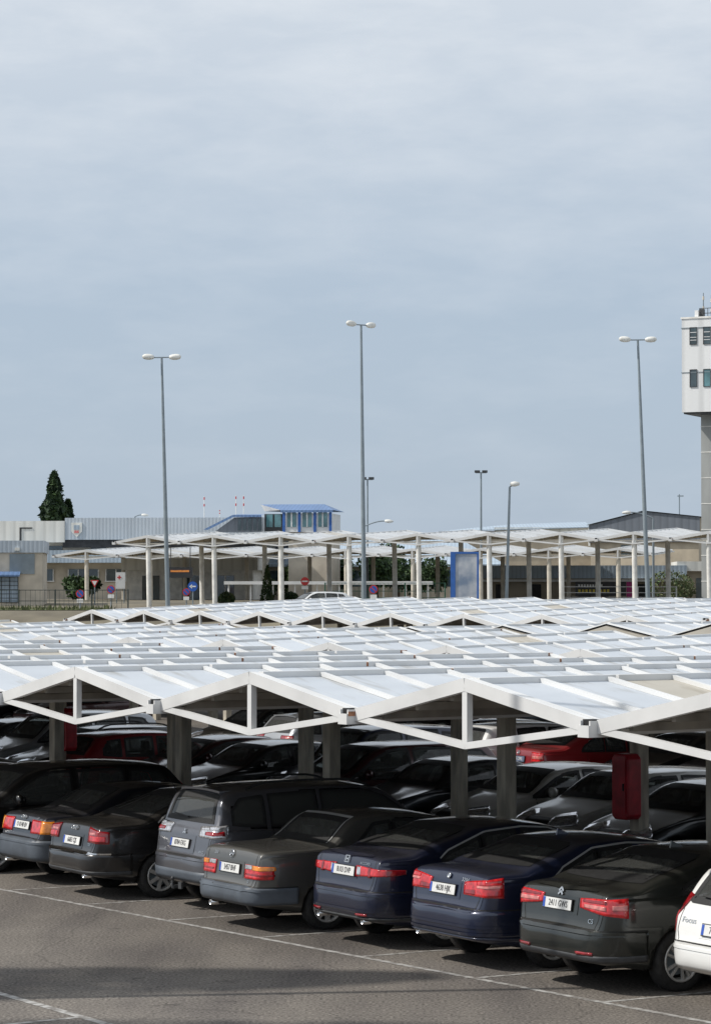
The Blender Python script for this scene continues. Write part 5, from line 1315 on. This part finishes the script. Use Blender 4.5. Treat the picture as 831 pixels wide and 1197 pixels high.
for px, yt, Y, rx, lb in ((352, 655, 214, 2.6, 'dark tree left of the no entry sign, under the far roof'), (385, 650, 216, 2.6, 'dark tree between the no entry sign and the middle lamp post'), (440, 640, 212, 2.4, 'bushy tree just right of the middle lamp post'), (465, 636, 218, 2.8, 'tallest dark tree behind the columns, right of the middle lamp post'), (490, 652, 214, 2.3, 'loose tree left of the blue framed poster'), (100, 678, 205, 1.6, 'small tree by the yield sign'), (300, 676, 212, 2.0, 'low tree behind the cone shaped shrub')):
    broad_tree(px, yt, Y, rx, lb)
# small parked cars on the upper level
UP = 'vehicles parked on the upper level'
for key, pt, nm, lb, px, Y, rz, cat in (('hatch', 'white', 'hatchback_car', 'white hatchback roof between the middle columns, right of the no entry sign', 369, 151, R(200), 'car'),):
    q = at(px, 700, Y); make_car(key, SP[key], P_[pt], nm, lb, (q.x, q.y, ground_z(q.x, q.y)-.35), rz, dict(scale=1, detail=0, wagon=True, lamps=[('red_lens', .5, .86, .8, .95, .8, .95)]), cat, UP)
# unseen trees added to shade the lane, and a lamp post left of it
def poplar(x, y, h, rx, z0, n, label):
    o = empty('shade_poplar', (x, y, 0), 0, label, 'tree', 'unseen poplars added to shade the lane'); mb = MB(); pts = []
    MB().tube((0, 0, 0), (0, 0, h*.95), .22, .03, 8).build('trunk', [M['bark']], o)
    for k in range(n):
        t = random.random(); a = random.uniform(0, 6.3); r = rx*(math.sin(math.pi*(.12+.86*t))**.6)*random.random()**.5
        pts.append(Vector((math.cos(a)*r, math.sin(a)*r, z0+t*(h-z0))))
    leaf_cloud(mb, pts, .17); mb.build('crown', [M['leaf'], M['leaf_olive']], o, recalc=False)
poplar(-27, 31.05, 29, 1.75, 9, 6500, 'unseen poplar added to shade the lane, nearer the parked cars')
poplar(-28, 26.3, 31, 2.2, 9, 7000, 'unseen poplar added to shade the lane, nearer the camera')
o = empty('lamp_post', (-9.5, 31.9, 0), 0, 'slim lamp post standing left of the lane, outside the photo', 'lamp post')
MB().tube((0, 0, 0), (0, 0, 17), .10, .06, 10).build('pole', [M['grey_paint']], o); MB().lathe([(0, -.4), (.14, -.2), (.15, .2), (0, .45)], (0, 0, 17.05), (1, 0, 0), 10).build('lamp_head', [M['lamp_white']], o)

# ------------------------------------------------------------------ sky, sun, camera
EL, AZ = R(46), R(-90-7)           # sun to the left, a little behind the camera
w = bpy.data.worlds.new('World'); scene.world = w; w.use_nodes = True
N, L = w.node_tree.nodes, w.node_tree.links; bg = N['Background']
sky = N.new('ShaderNodeTexSky'); sky.sky_type = 'NISHITA'; sky.sun_disc = False; sky.sun_elevation = EL; sky.sun_rotation = AZ; sky.air_density = 1.0; sky.dust_density = 2.0; sky.ozone_density = 1.5
tc = N.new('ShaderNodeTexCoord'); mp = N.new('ShaderNodeMapping'); mp.inputs['Scale'].default_value = (13, 13, 40); mp.inputs['Rotation'].default_value = (0, R(3), 0)
L.new(tc.outputs['Generated'], mp.inputs[0])
nz = N.new('ShaderNodeTexNoise'); nz.inputs['Scale'].default_value = 1.6; nz.inputs['Detail'].default_value = 9; nz.inputs['Roughness'].default_value = .58; nz.inputs['Distortion'].default_value = .15
L.new(mp.outputs[0], nz.inputs['Vector'])
sx = N.new('ShaderNodeSeparateXYZ'); L.new(tc.outputs['Generated'], sx.inputs[0])
def mr(src, a, b, c, d):
    n = N.new('ShaderNodeMapRange'); n.inputs[1].default_value, n.inputs[2].default_value, n.inputs[3].default_value, n.inputs[4].default_value = a, b, c, d; L.new(src, n.inputs[0]); return n.outputs[0]
thick = mr(sx.outputs['Z'], .10, .215, .0, .78)               # cloud deck closes up overhead
clo = mr(nz.outputs['Fac'], .38, .74, -.05, .30)
ad = N.new('ShaderNodeMath'); ad.operation = 'ADD'; ad.use_clamp = True; L.new(thick, ad.inputs[0]); L.new(clo, ad.inputs[1])
cd = N.new('ShaderNodeMath'); cd.operation = 'MULTIPLY'; L.new(clo, cd.inputs[0]); L.new(mr(sx.outputs['Z'], .0, .2, .3, 1.0), cd.inputs[1]); L.new(cd.outputs[0], ad.inputs[1])
a2 = N.new('ShaderNodeMath'); a2.operation = 'ADD'; a2.use_clamp = True; a2.inputs[1].default_value = .0; L.new(ad.outputs[0], a2.inputs[0])
veil = mixc(N, L, sky.outputs[0], (4.85, 5.85, 7.1, 1), mr(sx.outputs['Z'], .12, .5, .82, .4))
fade = mr(sx.outputs['Z'], .3, .7, 1, .9)
a3 = N.new('ShaderNodeMath'); a3.operation = 'MULTIPLY'; L.new(a2.outputs[0], a3.inputs[0]); L.new(fade, a3.inputs[1]); 
col = mixc(N, L, veil, (7.2, 7.75, 8.4, 1), a3.outputs[0])
L.new(col, bg.inputs[0]); bg.inputs[1].default_value = .1
sun = bpy.data.lights.new('sun', 'SUN'); sun.energy = 3.7; sun.angle = R(.6); sun.color = (1, .955, .89)
so = bpy.data.objects.new('sun', sun); COL.objects.link(so)
sd = Vector((math.sin(AZ)*math.cos(EL), math.cos(AZ)*math.cos(EL), math.sin(EL)))
so.rotation_euler = sd.to_track_quat('Z', 'Y').to_euler()
cam = bpy.data.cameras.new('camera'); co = bpy.data.objects.new('camera', cam); COL.objects.link(co)
cam.sensor_fit = 'VERTICAL'; cam.sensor_height = 24; cam.lens = FOC/1197*24; cam.clip_end = 9000; cam.clip_start = .5
co.location = (0, 0, H_EYE); co.rotation_euler = (math.pi/2+PITCH, 0, 0)
scene.camera = co
scene.render.resolution_x, scene.render.resolution_y = 710, 1024
scene.view_settings.view_transform = 'Standard'; scene.view_settings.look = 'None'; scene.view_settings.exposure = 0
scene.render.engine = 'CYCLES'; scene.cycles.max_bounces = 12; scene.cycles.diffuse_bounces = 6; scene.cycles.transparent_max_bounces = 24
